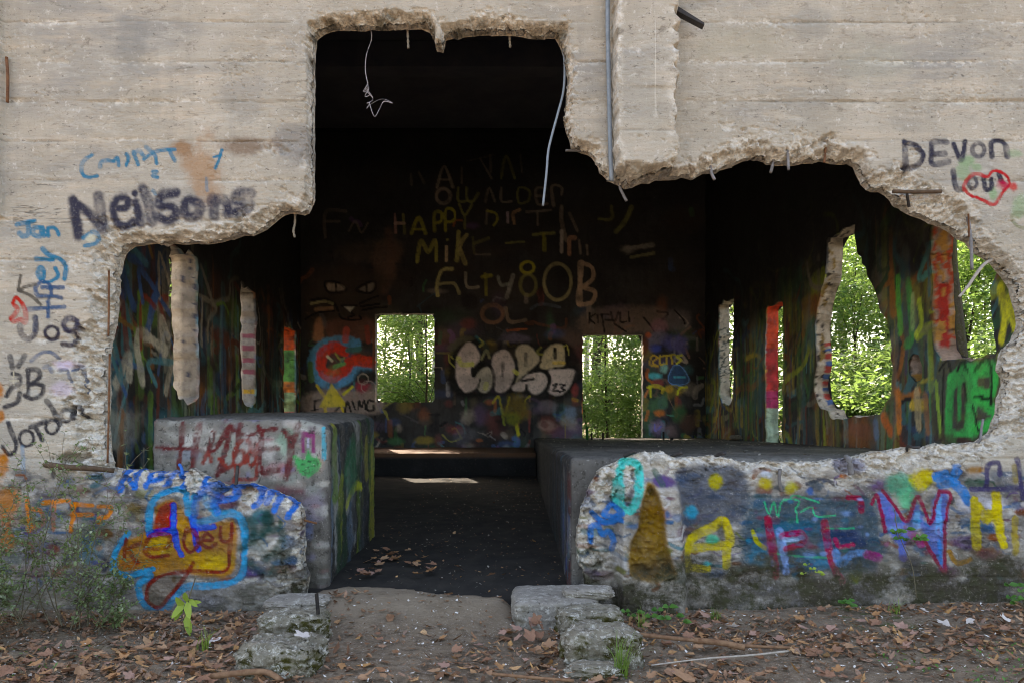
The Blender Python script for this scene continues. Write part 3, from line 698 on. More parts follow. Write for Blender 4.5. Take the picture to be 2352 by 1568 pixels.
for p, w, c in [([(130, 560), (150, 700), (172, 830), (182, 915)], 17, '#9c3a4a'), ([(205, 640), (222, 740), (240, 830), (240, 890)], 17, '#9fb6e0'), ([(220, 665), (330, 650), (342, 710), (240, 745)], 14, '#a83a52'), ([(230, 690), (310, 690)], 8, '#bcd3ee'),
                ([(478, 580), (500, 740), (530, 850), (582, 945)], 16, '#a53c52'), ([(545, 770), (572, 835), (645, 775), (725, 772)], 17, '#8fb4e6'), ([(545, 690), (570, 730), (650, 720)], 11, '#a84a62'), ([(735, 780), (805, 795)], 20, '#a8588c'), ([(620, 430), (690, 440), (705, 510)], 14, '#8c3a4a'), ([(40, 640), (60, 700), (110, 740)], 9, '#b8b22e')]:
    S(z(*p), w, c, .88)
PO(z((795, 430), (845, 400), (980, 585), (1040, 470), (1110, 590), (1165, 410), (1240, 425), (1210, 740), (1205, 880), (1150, 800), (1060, 620), (960, 720), (880, 660)), '#7383bd', .85, 6)
for p, w, c in [([(1180, 440), (1180, 640)], 15, '#93bfee'), ([(1050, 530), (1040, 600)], 15, '#9cc8ee'), ([(880, 500), (930, 620)], 13, '#8a86c0'), ([(950, 700), (960, 800)], 18, '#7a86c4'), ([(1180, 700), (1190, 830)], 10, '#6c9ada'), ([(1010, 650), (1070, 720)], 16, '#a8557e')]: S(z(*p), w, c, .8)
for i in range(90):
    x, y = _r.uniform(0, 1250), _r.uniform(430, 900)
    B(*z.p(x, y), _r.uniform(4, 16), _r.uniform(3, 10), _r.choice(['#27465a', '#1d7396', '#8a5a78', '#5a3a54', '#9fb6e0', '#2a3a4c', '#7a3a4a', '#6a7a9a', '#33665e']), _r.uniform(.3, .75), .5)
for p in [[(770, 470), (800, 420), (850, 640)], [(830, 390), (905, 480), (985, 575), (1040, 430), (1085, 490), (1125, 590), (1160, 480), (1182, 390)], [(1182, 395), (1250, 412), (1222, 560), (1212, 740), (1212, 890), (1150, 800), (1085, 690)]]: S(z(*p), 9, '#8e3048', .9)
for p in [[(1160, 305), (1210, 290)], [(1295, 255), (1270, 330), (1330, 400), (1362, 455)], [(1190, 350), (1270, 335)]]: S(z(*p), 21, '#2b7abd', .92)
for p in [[(1395, 445), (1402, 560), (1412, 725)], [(1528, 410), (1542, 560), (1572, 725)], [(1415, 480), (1480, 565), (1535, 480)]]: S(z(*p), 19, '#cdb72a', .93)
S(z((1640, 560), (1650, 770)), 17, '#a8923a', .75); S(z((1480, 520), (1490, 560)), 14, '#c9b52a', .8)
for p in [[(1468, 355), (1480, 235), (1545, 222), (1552, 290)], [(1660, 200), (1692, 430)], [(1380, 380), (1560, 380), (1680, 370)]]: S(z(*p), 13, '#3f3a58', .85)
S(z((1238, 760), (1290, 832), (1375, 810)), 12, '#ad7a2a', .88); S(z((1640, 240), (1650, 330)), 14, '#8a7a4a', .6)
# upper right
z = zoom(2045.7, 294, .15625)
for x, y, rx, ry, a in [(1130, 480, 17, 10, .75), (1500, 960, 9, 15, .8), (1270, 580, 10, 8, .7), (1850, 380, 16, 10, .5), (1060, 660, 14, 18, .6), (1880, 1150, 16, 26, .6)]: B(*z.p(x, y), rx, ry, '#8da383', a)
for p in [[(200, 195), (222, 570)], [(210, 210), (370, 262), (475, 385), (445, 500), (350, 575), (215, 595)], [(825, 205), (620, 212), (598, 350), (612, 535), (850, 500)], [(615, 392), (795, 380)], [(930, 240), (1035, 465), (1095, 195)], [(1490, 420), (1490, 212), (1665, 210), (1715, 425)],
          [(918, 640), (960, 885), (1050, 905)], [(1370, 735), (1392, 895), (1470, 885), (1482, 755)], [(1590, 680), (1650, 800)]]:
    S(z(*p), 12.5, '#302f3b', .93)
RI(*z.p(1290, 325), 14, 15, 10, '#302f3b'); RI(*z.p(1200, 805), 10, 13, 8, '#34333f')
S(z((1080, 885), (1105, 790), (1200, 690), (1300, 682), (1420, 722), (1500, 642), (1600, 640), (1725, 725), (1745, 830), (1640, 955), (1520, 1130), (1350, 1062), (1180, 982), (1080, 885)), 8, '#bb4648', .93)
B(*z.p(1660, 830), 16, 14, '#b03a4e', .9); B(*z.p(1800, 860), 9, 14, '#bf4a48', .85)
S(z((1980, 1265), (1850, 1245), (1785, 1310), (1850, 1435), (1990, 1480)), 7, '#7e7f66', .75)
S([(1491, 40 + 20), (1494, 290)], 2.6, '#d6d0c6', .8)

def P_front(u, v, w):
    return np.stack([(u - 1176) * D0 / F, w, CH - (v - HZ) * D0 / F], -1)
fw = solid_wall('front_wall', us, vs, [hp], P_front, T_F, R, M_FRONT, bld, pt, {'broken': broken.astype(np.float32), 'grime': grime.astype(np.float32), 'low': (lower * (.75 + .5 * fbm(U / 90, V / 60, 98, 3))).clip(0, 1).astype(np.float32)}, rows=3, back_step=16, rim_noise=.004, rim_extra={'broken': 1.0})
tag(fw, 'pale grey front wall with a huge ragged hole and painted names')
print('front wall', len(fw.data.polygons))

# ------------------------------------------------------------------ BACK WALL
XL, XR, DB, ZR = -3.98, 3.64, 13.93, 6.85
KB = DB / F
ub = np.arange(690, 1621.5, 2.6); vb = np.arange(292, 1150, 2.6)
U, V = np.meshgrid(ub, vb)
RB = (0.014 * fbm(U / 60, V / 40, 101, 4) + 0.006 * fbm(U / 9, V / 7, 102, 3)).astype(np.float32)
RB = RB + 0.05 * (V < 300) + 0.006 * np.exp(-(((V - 300) % 38) / 2.5) ** 2)
pb = Paint(ub, vb, 50); pb.k = 3.0
S, B, PO, RI = pb.stroke, pb.blob, pb.poly, pb.ring
rr = random.Random(5)
PAL = ['#4a3a55', '#2c4650', '#5a2c2a', '#30503a', '#4f4a3a', '#28324a', '#6a5248', '#1e2226', '#3c3c40', '#6a3a22']
for i in range(120):
    x, y = rr.uniform(690, 1620), rr.uniform(700, 1090)
    B(x, y, rr.uniform(10, 45), rr.uniform(8, 35), rr.choice(PAL), rr.uniform(.25, .6), .7)
for i in range(110):
    x, y = rr.uniform(690, 1620), rr.uniform(720, 1090)
    pts = [(x, y)]
    for k in range(rr.randint(2, 5)): pts.append((pts[-1][0] + rr.gauss(0, 16), pts[-1][1] + rr.gauss(0, 14)))
    S(pts, rr.uniform(2.5, 7), rr.choice(PAL + ['#7a7a3a', '#8a8078', '#3a6a70']), rr.uniform(.3, .8))
_V2 = ['#6a3430', '#344a74', '#34603c', '#7a6a2c', '#6a6a70', '#5a3f66', '#2c6066', '#844a28', '#0a0a0c', '#0a0a0c', '#0a0a0c', '#4a3f36', '#7f766e']
for i in range(300):
    x, y = rr.uniform(692, 1618), 1090 - abs(rr.gauss(0, 190))
    pts = [(x, y)]; a = rr.uniform(0, 6.3)
    for k in range(rr.randint(1, 4)):
        a += rr.gauss(0, 1.1); l = rr.uniform(4, 16); pts.append((pts[-1][0] + l * math.cos(a), pts[-1][1] + l * math.sin(a)))
    if rr.random() < .45: pts = [(x, y), (x + rr.gauss(0, 1), y + rr.uniform(10, 50))]
    S(pts, rr.uniform(2.5, 13), rr.choice(_V2), rr.uniform(.3, .8))
    if rr.random() < .4: B(x + rr.gauss(0, 20), y, rr.uniform(8, 26), rr.uniform(6, 20), rr.choice(_V2), rr.uniform(.3, .7), .6)
for i in range(60):
    x, y = rr.uniform(700, 1600), rr.uniform(300, 700)
    B(x, y, rr.uniform(20, 80), rr.uniform(12, 40), rr.choice(['#2a241f', '#3a2e26', '#1a1a1c', '#33302a']), rr.uniform(.2, .5), .8)
# faded writing high on the wall
z = zoom(673.7, 275.6, .36456)
OL, TN, YE = '#77753f', '#86786a', '#8f8a2e'
for p, w, c, a in [([(905, 425), (950, 290), (1005, 425)], 10, TN, .75), ([(925, 375), (985, 375)], 7, TN, .6), ([(740, 340), (745, 410)], 8, TN, .35), ([(790, 330), (825, 400)], 8, TN, .35), ([(1060, 300), (1060, 400)], 8, TN, .35), ([(1180, 250), (1250, 370)], 8, TN, .5), ([(1240, 220), (1245, 330)], 8, TN, .5),
                   ([(1310, 370), (1340, 225), (1395, 370)], 9, OL, .7), ([(1430, 220), (1440, 330)], 7, TN, .4), ([(1100, 260), (1260, 220)], 7, TN, .35),
                   ([(1040, 430), (1040, 510), (1100, 512)], 9, OL, .7), ([(1090, 430), (1095, 500), (1130, 515), (1165, 465)], 9, OL, .7), ([(1210, 515), (1235, 430), (1270, 515)], 8, TN, .45), ([(1310, 430), (1312, 512), (1375, 515)], 9, TN, .5),
                   ([(1420, 430), (1420, 522), (1480, 510), (1485, 445), (1420, 430)], 8, OL, .6), ([(1590, 430), (1530, 435), (1540, 530), (1600, 530)], 9, TN, .45), ([(1535, 480), (1590, 480)], 8, TN, .4), ([(1640, 540), (1630, 420), (1690, 425), (1690, 470)], 11, TN, .55),
                   ([(640, 595), (645, 712)], 9, '#8f6a62', .7), ([(692, 595), (700, 715)], 9, OL, .6), ([(640, 652), (700, 652)], 9, '#a08072', .8), ([(745, 715), (790, 615), (832, 715)], 11, YE, .8), ([(765, 690), (820, 690)], 8, YE, .8), ([(890, 700), (890, 590), (932, 585), (930, 640), (892, 650)], 10, YE, .75),
                   ([(960, 700), (962, 570), (1012, 572), (1012, 632), (962, 645)], 10, YE, .85), ([(1045, 530), (1080, 600), (1125, 535)], 10, OL, .7), ([(1080, 600), (1080, 685)], 9, OL, .5), ([(1215, 655), (1222, 570)], 8, TN, .4), ([(1222, 575), (1275, 590), (1285, 630), (1262, 665)], 9, YE, .65),
                   ([(1350, 585), (1352, 645)], 9, '#a08a92', .8), ([(1392, 655), (1385, 590), (1425, 568)], 10, '#9a7858', .8), ([(1470, 580), (1620, 570)], 9, TN, .4), ([(1535, 575), (1540, 660)], 8, TN, .4), ([(1690, 545), (1690, 640), (1720, 760)], 12, TN, .5), ([(1740, 590), (1790, 700)], 9, TN, .45),
                   ([(1925, 625), (2005, 622), (2005, 545)], 9, OL, .55), ([(2130, 550), (2090, 640), (2035, 705)], 14, OL, .65), ([(200, 740), (205, 580), (330, 575)], 10, TN, .35), ([(205, 640), (290, 640)], 9, TN, .3), ([(350, 700), (390, 640), (430, 710), (470, 650)], 8, TN, .3),
                   ([(780, 895), (805, 765), (850, 832), (895, 760), (902, 890)], 12, '#8c8640', .95), ([(965, 885), (967, 800)], 13, '#a88c70', .95), ([(970, 755)], 10, OL, .9), ([(1030, 885), (1042, 705)], 13, '#8f8a4c', .95), ([(1092, 725), (1050, 800), (1085, 905)], 13, '#948a56', .9),
                   ([(1140, 780), (1230, 745)], 10, OL, .5), ([(1150, 850), (1240, 850)], 6, TN, .45), ([(1130, 740), (1140, 840)], 8, OL, .35), ([(1340, 775), (1450, 768)], 9, OL, .6), ([(1510, 722), (1642, 712)], 11, OL, .7), ([(1580, 722), (1582, 820)], 12, YE, .6), ([(1690, 700), (1690, 832)], 11, '#a8948c', .85),
                   ([(1740, 845), (1742, 750), (1775, 745)], 14, '#94705a', .8), ([(1800, 760), (1810, 840)], 10, TN, .5), ([(1850, 790), (1855, 850)], 10, TN, .5),
                   ([(1000, 940), (935, 950), (905, 1040), (910, 1105)], 13, '#8d8658', .95), ([(920, 1035), (1010, 1030), (1045, 1092)], 11, '#85805a', .85), ([(1085, 965), (1095, 1050), (1165, 1052)], 10, '#8a8474', .7), ([(1210, 970), (1215, 1100)], 10, YE, .5), ([(1190, 990), (1245, 980)], 12, YE, .6),
                   ([(1290, 990), (1310, 1040), (1370, 1030)], 10, '#858a80', .6), ([(1385, 980), (1345, 1115)], 12, '#8a8a82', .7), ([(1812, 900), (1800, 1155)], 17, '#9a8672', .95), ([(1815, 900), (1882, 930), (1885, 1000), (1825, 1050)], 13, '#927c68', .95), ([(1825, 1055), (1900, 1085), (1880, 1150), (1800, 1165)], 13, '#927c68', .95),
                   ([(1340, 1190), (1365, 1270), (1460, 1262)], 14, '#7a6a5a', .6), ([(1500, 1190), (1560, 1160), (1680, 1180)], 10, '#4a5560', .5)]:
    S(z(*p), w * .38 * 1.9, c, a)
for x, y, rx, ry, w, c, a in [(945, 480, 16, 17, 8, TN, .8), (1475, 930, 15, 13, 8, YE, .8), (1480, 1040, 18, 24, 8, OL, .6), (1665, 1020, 31, 42, 8, '#86805c', .85), (1255, 1222, 24, 20, 9, '#7a5a44', .7)]: RI(*z.p(x, y), rx, ry, w, c, a)
B(*z.p(2110, 815), 22, 12, '#7d776e', .75); S(z((2110, 810), (2260, 790)), 12, '#7d776e', .7); S(z((2130, 865), (2270, 840)), 8, '#7d7a56', .6)
B(*z.p(590, 870), 36, 40, '#5a463a', .7); S(z((600, 700), (620, 900), (570, 1080)), 22, '#5c4236', .5, .8); B(*z.p(400, 830), 60, 26, '#4a3e38', .5)
# cat face, red and blue ring, triangle left of the window
z = zoom(612.5, 551.2, .33332)
PO(z((280, 230), (820, 230), (760, 480), (740, 620), (320, 680)), '#332922', .7, 16)
PO(z((420, 300), (520, 310), (535, 345), (430, 350)), '#83786a', .9, 2); PO(z((640, 340), (735, 295), (735, 340), (700, 360)), '#6f675e', .8, 2)
PO(z((330, 560), (380, 540), (390, 680), (320, 690)), '#8a6248', .7, 4); PO(z((430, 560), (720, 540), (730, 690), (440, 690)), '#57382f', .7, 6)
for p in [[(400, 290), (470, 288), (522, 312), (548, 348), (480, 366), (420, 355), (400, 290)], [(475, 300), (480, 355)], [(618, 345), (680, 300), (742, 288), (745, 340), (700, 366), (618, 345)], [(685, 310), (690, 350)], [(300, 415), (400, 405), (470, 445), (492, 490)], [(265, 545), (350, 502), (465, 488)],
          [(575, 497), (602, 520), (560, 535)], [(500, 515), (530, 546), (645, 548), (640, 525)], [(640, 440), (700, 412), (770, 385)], [(660, 485), (740, 470), (830, 462)], [(650, 460), (780, 440)], [(520, 455), (620, 455)]]:
    S(z(*p), 5.5, '#0b0a0a', .95)
PO(z((535, 462), (605, 462), (575, 498)), '#a59a90', .9, 2, False); S(z((305, 440), (400, 425), (455, 440)), 6, '#8a8660', .8); S(z((340, 480), (450, 470)), 9, '#8a6a50', .8)
for p, w, c in [([(620, 715), (530, 700), (430, 705), (350, 760), (318, 850), (360, 945), (450, 985), (545, 960), (610, 890), (700, 868)], 26, '#3c7398'), ([(540, 770), (470, 735), (395, 770), (370, 850), (400, 915), (470, 935), (545, 895), (580, 835), (650, 822), (720, 838)], 25, '#a8281a'), ([(590, 830), (700, 840)], 22, '#b8301c'),
                ([(560, 760), (640, 750)], 14, '#2f5a5c'), ([(470, 870), (530, 850)], 10, '#4c7a48'), ([(420, 800), (450, 830)], 6, '#a8a888'), ([(550, 620), (540, 690)], 14, '#b04038'), ([(690, 600), (700, 700)], 12, '#6a3028'), ([(300, 850), (310, 960)], 14, '#3a5a34'), ([(760 - 20, 600), (738, 900)], 6, '#5a3a2a')]:
    S(z(*p), w, c, .92)
PO(z((270, 1060), (750, 1040), (755, 1195), (290, 1195)), '#7d6f69', .75, 8)
B(*z.p(660, 1010), 17, 16, '#7c2a36', .9); B(*z.p(680, 940), 26, 15, '#1a1716', .85); RI(*z.p(665, 955), 12, 12, 3, '#8a8078', .8); RI(*z.p(700, 1010), 16, 14, 2.5, '#8a7a78', .6)
PO(z((448, 990), (560, 1145), (362, 1148)), '#b28f24', .97, 2, False)
for p, w, c in [([(400, 1150), (408, 1185)], 7, '#a88a24'), ([(515, 1150), (530, 1185)], 6, '#a88a24'), ([(345, 1000), (400, 1080)], 6, '#b08a24'), ([(530, 1060), (590, 1010)], 7, '#a89a2c'), ([(330, 1105), (368, 1100)], 5, '#0e0d0d'), ([(335, 1105), (328, 1172)], 5, '#0e0d0d'), ([(308, 1172), (352, 1165)], 4, '#0e0d0d'),
                ([(540, 1185), (555, 1110), (580, 1180)], 5, '#0e0d0d'), ([(590, 1110), (610, 1165)], 5, '#0e0d0d'), ([(630, 1165), (638, 1105), (655, 1150), (672, 1100), (680, 1165)], 5, '#0e0d0d'), ([(735, 1110), (700, 1105), (690, 1165), (735, 1170), (738, 1140)], 6, '#0e0d0d'), ([(470, 1180), (500, 1150)], 5, '#0e0d0d')]:
    S(z(*p), w, c, .92)
# the big silver letters
z = zoom(1004.5, 735, .18746)
PO(z((230, 270), (420, 200), (700, 310), (1000, 240), (1220, 290), (1450, 240), (1660, 330), (1750, 600), (1670, 900), (1400, 1000), (1200, 960), (900, 920), (300, 960), (110, 700)), '#0a090a', .96, 8)
PO(z((120, 330), (250, 220), (400, 200), (440, 240), (300, 290), (180, 380)), '#4a4a3c', .7, 4)
SIL = '#9c918f'
PO(z((350, 290), (440, 290), (505, 390), (520, 470), (480, 540), (420, 600), (425, 690), (480, 690), (520, 700), (500, 780), (430, 860), (335, 880), (245, 760), (220, 610), (250, 430)), SIL, .95, 3)
PO(z((540, 600), (630, 575), (682, 660), (675, 780), (630, 860), (570, 885), (505, 850), (495, 800), (525, 710), (470, 690)), '#8f8a80', .95, 3)
PO(z((800, 365), (880, 400), (940, 540), (935, 680), (880, 820), (800, 880), (720, 860), (690, 740), (665, 560), (700, 420)), SIL, .95, 3)
PO(z((960, 380), (1030, 300), (1130, 315), (1200, 390), (1255, 480), (1160, 590), (1040, 690), (965, 760), (1000, 640), (990, 500)), '#968d7c', .95, 3)
PO(z((1010, 740), (1140, 650), (1290, 640), (1350, 740), (1300, 850), (1190, 905), (1110, 840), (1120, 770), (1060, 860), (930, 860), (925, 800)), SIL, .95, 3)
PO(z((1290, 430), (1380, 320), (1480, 290), (1550, 330), (1560, 545), (1450, 575), (1270, 590)), '#988e76', .95, 3)
PO(z((1380, 600), (1660, 600), (1672, 680), (1620, 820), (1520, 910), (1430, 915), (1355, 850), (1400, 740)), SIL, .95, 3)
for p, w in [([(800, 520), (800, 600)], 7), ([(798, 620), (798, 690)], 3), ([(1085, 410), (1085, 550)], 7), ([(1440, 350), (1440, 460)], 8), ([(1580, 320), (1590, 540)], 8), ([(430, 590), (445, 680), (510, 580), (620, 540), (685, 640), (690, 800)], 7), ([(495, 850), (525, 715)], 4), ([(1120, 635), (1280, 612), (1372, 690), (1352, 840)], 8), ([(1130, 640), (1275, 505)], 4), ([(1040, 740), (1180, 715)], 6),
             ([(1090, 790), (1085, 870)], 6), ([(1420, 790), (1465, 785), (1415, 862), (1485, 862)], 5), ([(1500, 785), (1560, 790), (1520, 825), (1562, 850), (1500, 875)], 5), ([(1440, 590), (1680, 565)], 6)]:
    S(z(*p), w, '#0a090a', .95)
for p, w, c in [([(260, 470), (300, 540), (430, 540)], 12, '#8f9240'), ([(140, 430), (150, 510), (210, 570)], 4, '#7a7a3a'), ([(170, 440), (190, 470)], 4, '#7a7a3a'), ([(600, 780), (590, 830)], 10, '#8f9240'), ([(1430, 520), (1550, 520)], 8, '#a08a3a'), ([(540, 480), (600, 370), (640, 460)], 6, '#6a6a50'), ([(1270, 330), (1220, 400), (1290, 420)], 5, '#6a6a30'), ([(1540, 330), (1590, 310), (1610, 420)], 3, '#8a8640'),
                ([(940, 620), (980, 650)], 9, '#a89a48'), ([(680, 1010), (750, 930), (790, 1080), (830, 1140), (885, 940)], 5, '#8a8424'), ([(1130, 930), (1080, 980), (1070, 1080)], 5, '#7a7424'), ([(860, 130), (1100, 110)], 6, '#8a4a2a'), ([(520, 230), (560, 280), (520, 320)], 5, '#7a7a3a'), ([(970, 1280), (995, 1400)], 8, '#a89c1e'), ([(790, 1100), (820, 1280)], 5, '#6f7a2c')]:
    S(z(*p), w, c, .75)
B(*z.p(970, 1080), 24, 36, '#5f501c', .75); B(*z.p(930, 1200), 18, 14, '#5a641e', .7); B(*z.p(1000, 220), 34, 12, '#4f4a5c', .8); B(*z.p(1640, 1130), 16, 20, '#5a6c84', .7); B(*z.p(1690, 880), 10, 18, '#8a3a3a', .6); B(*z.p(1350, 1060), 24, 14, '#6a6068', .5)
S(z((1790, 900), (1785, 1100), (1800, 1300)), 4, '#c65a2a', .9); B(*z.p(210, 1340), 26, 14, '#6a3030', .5); B(*z.p(380, 1400), 40, 20, '#4a4a50', .5)
# right of the doorway in the back wall
z = zoom(1347.5, 661.5, .2343)
PO(z((-30, 230), (470, 180), (740, 210), (735, 430), (530, 450), (-30, 445)), '#5e5149', .7, 10); PO(z((760, 230), (1000, 230), (1010, 400), (800, 400)), '#5c5556', .5, 8)
for p in [[(28, 245), (25, 345)], [(85, 255), (32, 300), (80, 350)], [(110, 265), (112, 340)], [(140, 262), (215, 262)], [(150, 262), (175, 435)], [(180, 310), (262, 320)], [(235, 235), (270, 330), (310, 240)], [(330, 240), (332, 330), (390, 330)], [(410, 235), (420, 330)], [(560, 290), (640, 390), (670, 440)], [(690, 230), (800, 250), (720, 330)], [(860, 215), (940, 300), (960, 350)], [(270, 350), (390, 430)]]:
    S(z(*p), 4.6, '#0c0b0b', .92)
for x, y, rx, ry, c, a in [(700, 380, 20, 16, '#6a4a54', .7), (690, 500, 26, 18, '#6a6678', .7), (830, 540, 30, 18, '#4a4a80', .7), (930, 560, 16, 22, '#4e4a78', .7), (690, 590, 16, 12, '#3a4aa0', .8), (760, 780, 10, 12, '#6a9a94', .8), (655, 860, 17, 8, '#3a92aa', .9), (690, 930, 14, 10, '#7a3a38', .7), (815, 990, 9, 8, '#b07a2a', .8),
                           (712, 1222, 12, 8, '#d65a2c', .95), (690, 1380, 24, 20, '#857096', .7), (820, 1400, 26, 20, '#6f5a5c', .6), (700, 1130, 22, 14, '#3a5c40', .7), (900, 1230, 16, 26, '#2e5030', .7), (570, 560, 8, 22, '#5c3220', .8), (605, 460, 8, 8, '#b04a20', .8), (1000, 1350, 30, 24, '#4a3026', .6)]: B(*z.p(x, y), rx, ry, c, a)
PO(z((800, 860), (860, 755), (930, 770), (1005, 890), (950, 945), (830, 935)), '#26405f', .9, 3)
for p, w, c in [([(800, 870), (860, 755), (930, 770), (1005, 890), (950, 945), (830, 935), (800, 870)], 3, '#4a6f9a'), ([(860, 870), (960, 870)], 5, '#2f7a8a'), ([(620, 745), (642, 662), (695, 680), (645, 725), (700, 765), (620, 745)], 4.5, '#b5822c'), ([(720, 660), (722, 745), (760, 740)], 4.5, '#a88a34'), ([(735, 665), (860, 650)], 5, '#b08a2c'), ([(780, 665), (785, 740)], 5, '#b08a2c'), ([(830, 660), (838, 735)], 5, '#b08a2c'),
                ([(935, 655), (880, 668), (925, 700), (880, 738)], 5.5, '#b59a2c'), ([(600, 968), (680, 955), (750, 985)], 8, '#b59a28'), ([(622, 970), (628, 1060)], 7, '#b59a28'), ([(745, 980), (740, 1020)], 6, '#a58a28'), ([(980, 968), (910, 980), (890, 1040)], 6, '#b5a02c'), ([(600, 1000), (570, 1060)], 7, '#b8623a'), ([(605, 1205), (580, 1290)], 7, '#cf5a2c'), ([(600, 800), (590, 880), (640, 920)], 7, '#8a4a24'), ([(670, 1330), (670, 1400), (730, 1350)], 4, '#5a5aa0'), ([(790, 1240), (850, 1250)], 4, '#3a6a5a')]:
    S(z(*p), w, c, .9)
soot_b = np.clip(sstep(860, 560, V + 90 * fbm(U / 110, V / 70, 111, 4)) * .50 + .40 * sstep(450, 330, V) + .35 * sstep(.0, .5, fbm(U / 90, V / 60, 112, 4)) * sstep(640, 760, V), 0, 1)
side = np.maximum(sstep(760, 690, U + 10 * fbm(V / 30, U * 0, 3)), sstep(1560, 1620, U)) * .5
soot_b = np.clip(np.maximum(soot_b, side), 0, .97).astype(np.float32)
WIN = fractal([(862, 720, 0, 1), (998, 720, 0, 1), (998, 923, 0, 1), (862, 923, 0, 1)], 6, .7, 3)
DOOR = fractal([(1338, 768, 0, 1), (1477, 768, 0, 1), (1477, 1022, 0, 1), (1338, 1022, 0, 1)], 6, .7, 4)
def P_back(u, v, w): return np.stack([(u - 1176) * KB, DB - D0 + w, CH - (v - HZ) * KB], -1)
def jamb_back(u, v, t):
    c = np.zeros((len(u), 4), np.float32); c[:, :3] = lin('#8f877c'); c[:, 3] = .7
    return c
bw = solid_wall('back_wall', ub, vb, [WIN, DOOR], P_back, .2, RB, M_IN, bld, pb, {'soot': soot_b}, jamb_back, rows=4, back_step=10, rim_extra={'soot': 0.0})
tag(bw, 'sooty back wall with a window, a doorway and big silver lettering')

# ------------------------------------------------------------------ SIDE WALLS (u = distance from camera, v = height)
def side_paint(us, vs, seed, n, pal, zlo, zhi):
    p = Paint(us, vs, seed, .006); p.k = 2.9
    r = random.Random(seed)
    for i in range(n):
        d, zz = r.uniform(us[0], us[-1]), r.uniform(zlo, zhi)
        k = r.random()
        if k < .35: p.blob(d, zz, r.uniform(.08, .5), r.uniform(.06, .3), r.choice(pal), r.uniform(.3, .75), .6)
        else:
            pts = [(d, zz)]; a = r.uniform(0, 6.3); L = r.uniform(.12, .4)
            for q in range(r.randint(2, 6)):
                a += r.gauss(0, .9); pts.append((pts[-1][0] + L * math.cos(a), pts[-1][1] + .8 * L * math.sin(a)))
            p.stroke(pts, r.uniform(.025, .11), r.choice(pal), r.uniform(.5, .95))
        if k < .45:
            for q in range(3):
                x0 = d + r.gauss(0, .25); z1 = zz + r.uniform(0, .5); p.stroke([(x0, z1), (x0 + r.gauss(0, .02), z1 - r.uniform(.4, 1.5))], r.uniform(.02, .13), r.choice(pal), r.uniform(.25, .7))
        if k > .8:
            p.stroke([(d, zz), (d + r.gauss(0, .03), zz - r.uniform(.2, 1.0))], r.uniform(.015, .05), r.choice(pal), .7)
    return p
PL = ['#2c5a66', '#5a2a1c', '#6f6a5e', '#2a4a34', '#24344f', '#7a4a22', '#3a2018', '#4a7a80', '#8a8478', '#5a7a2c', '#141416', '#35506f', '#141416']
PR = ['#2f5a30', '#5a2a1c', '#5f5a4e', '#6f7a24', '#24344f', '#7a4a22', '#1f3a28', '#3f6a70', '#141416', '#141416', '#4a4a2a', '#8a7a2c', '#2a4a4f']
usd = np.concatenate([np.arange(5.3, 8.6, .018), np.arange(8.6, 14.1, .028), [14.12]])
vsd = np.concatenate([np.arange(6.95, 4.0, -.08), np.arange(4.0, .02, -.022), [0.0]])
U, V = np.meshgrid(usd, vsd)
RS = (0.02 * fbm(U / .5, V / .5, 131, 4) + .006 * fbm(U / .07, V / .06, 132, 3)).astype(np.float32)
def R4(d0, d1, z0, z1, j=.022, s=1): return fractal([(d0, z0, 0, 1), (d1, z0, 0, 1), (d1, z1, 0, 1), (d0, z1, 0, 1)], .09, j, s)
CW = fractal([(8.62, 3.38, 0, 1), (9.38, 3.38, 0, 1), (9.42, 1.62, 0, 1), (9.2, 1.53, 0, 1), (8.85, 1.56, 0, 1), (8.68, 1.72, 0, 1), (8.72, 2.3, 0, 1), (8.58, 2.7, 0, 1)], .09, .02, 2)
DW = fractal([(10.86, 3.36, 0, 1), (11.5, 3.3, 0, 1), (11.53, 1.6, 0, 1), (11.3, 1.52, 0, 1), (11.0, 1.56, 0, 1), (10.88, 1.75, 0, 1)], .09, .02, 3)
EW = R4(12.92, 13.62, .95, 2.98, .02, 5)
pl = side_paint(usd, vsd, 71, 320, PL, .2, 3.3)
for q in range(40):
    r = random.Random(900 + q); d = r.uniform(5.6, 8.5); zz = r.uniform(1.5, 3.0)
    pl.stroke([(d, zz), (d + r.uniform(-.3, .3), zz + r.uniform(.2, .6)), (d + r.uniform(.1, .6), zz + r.uniform(-.2, .5))], r.uniform(.04, .12), r.choice(['#3a6a74', '#6a2a1c', '#8a8070', '#2c4a78', '#7a5a2a', '#9a9488']), .9)
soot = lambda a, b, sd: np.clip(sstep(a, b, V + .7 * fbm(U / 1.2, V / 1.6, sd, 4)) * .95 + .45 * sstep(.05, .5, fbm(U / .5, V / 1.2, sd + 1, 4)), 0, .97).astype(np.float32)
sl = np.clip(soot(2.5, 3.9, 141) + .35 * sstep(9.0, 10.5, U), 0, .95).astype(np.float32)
def P_left(u, v, w): return np.stack([XL - w, u - D0, v], -1)
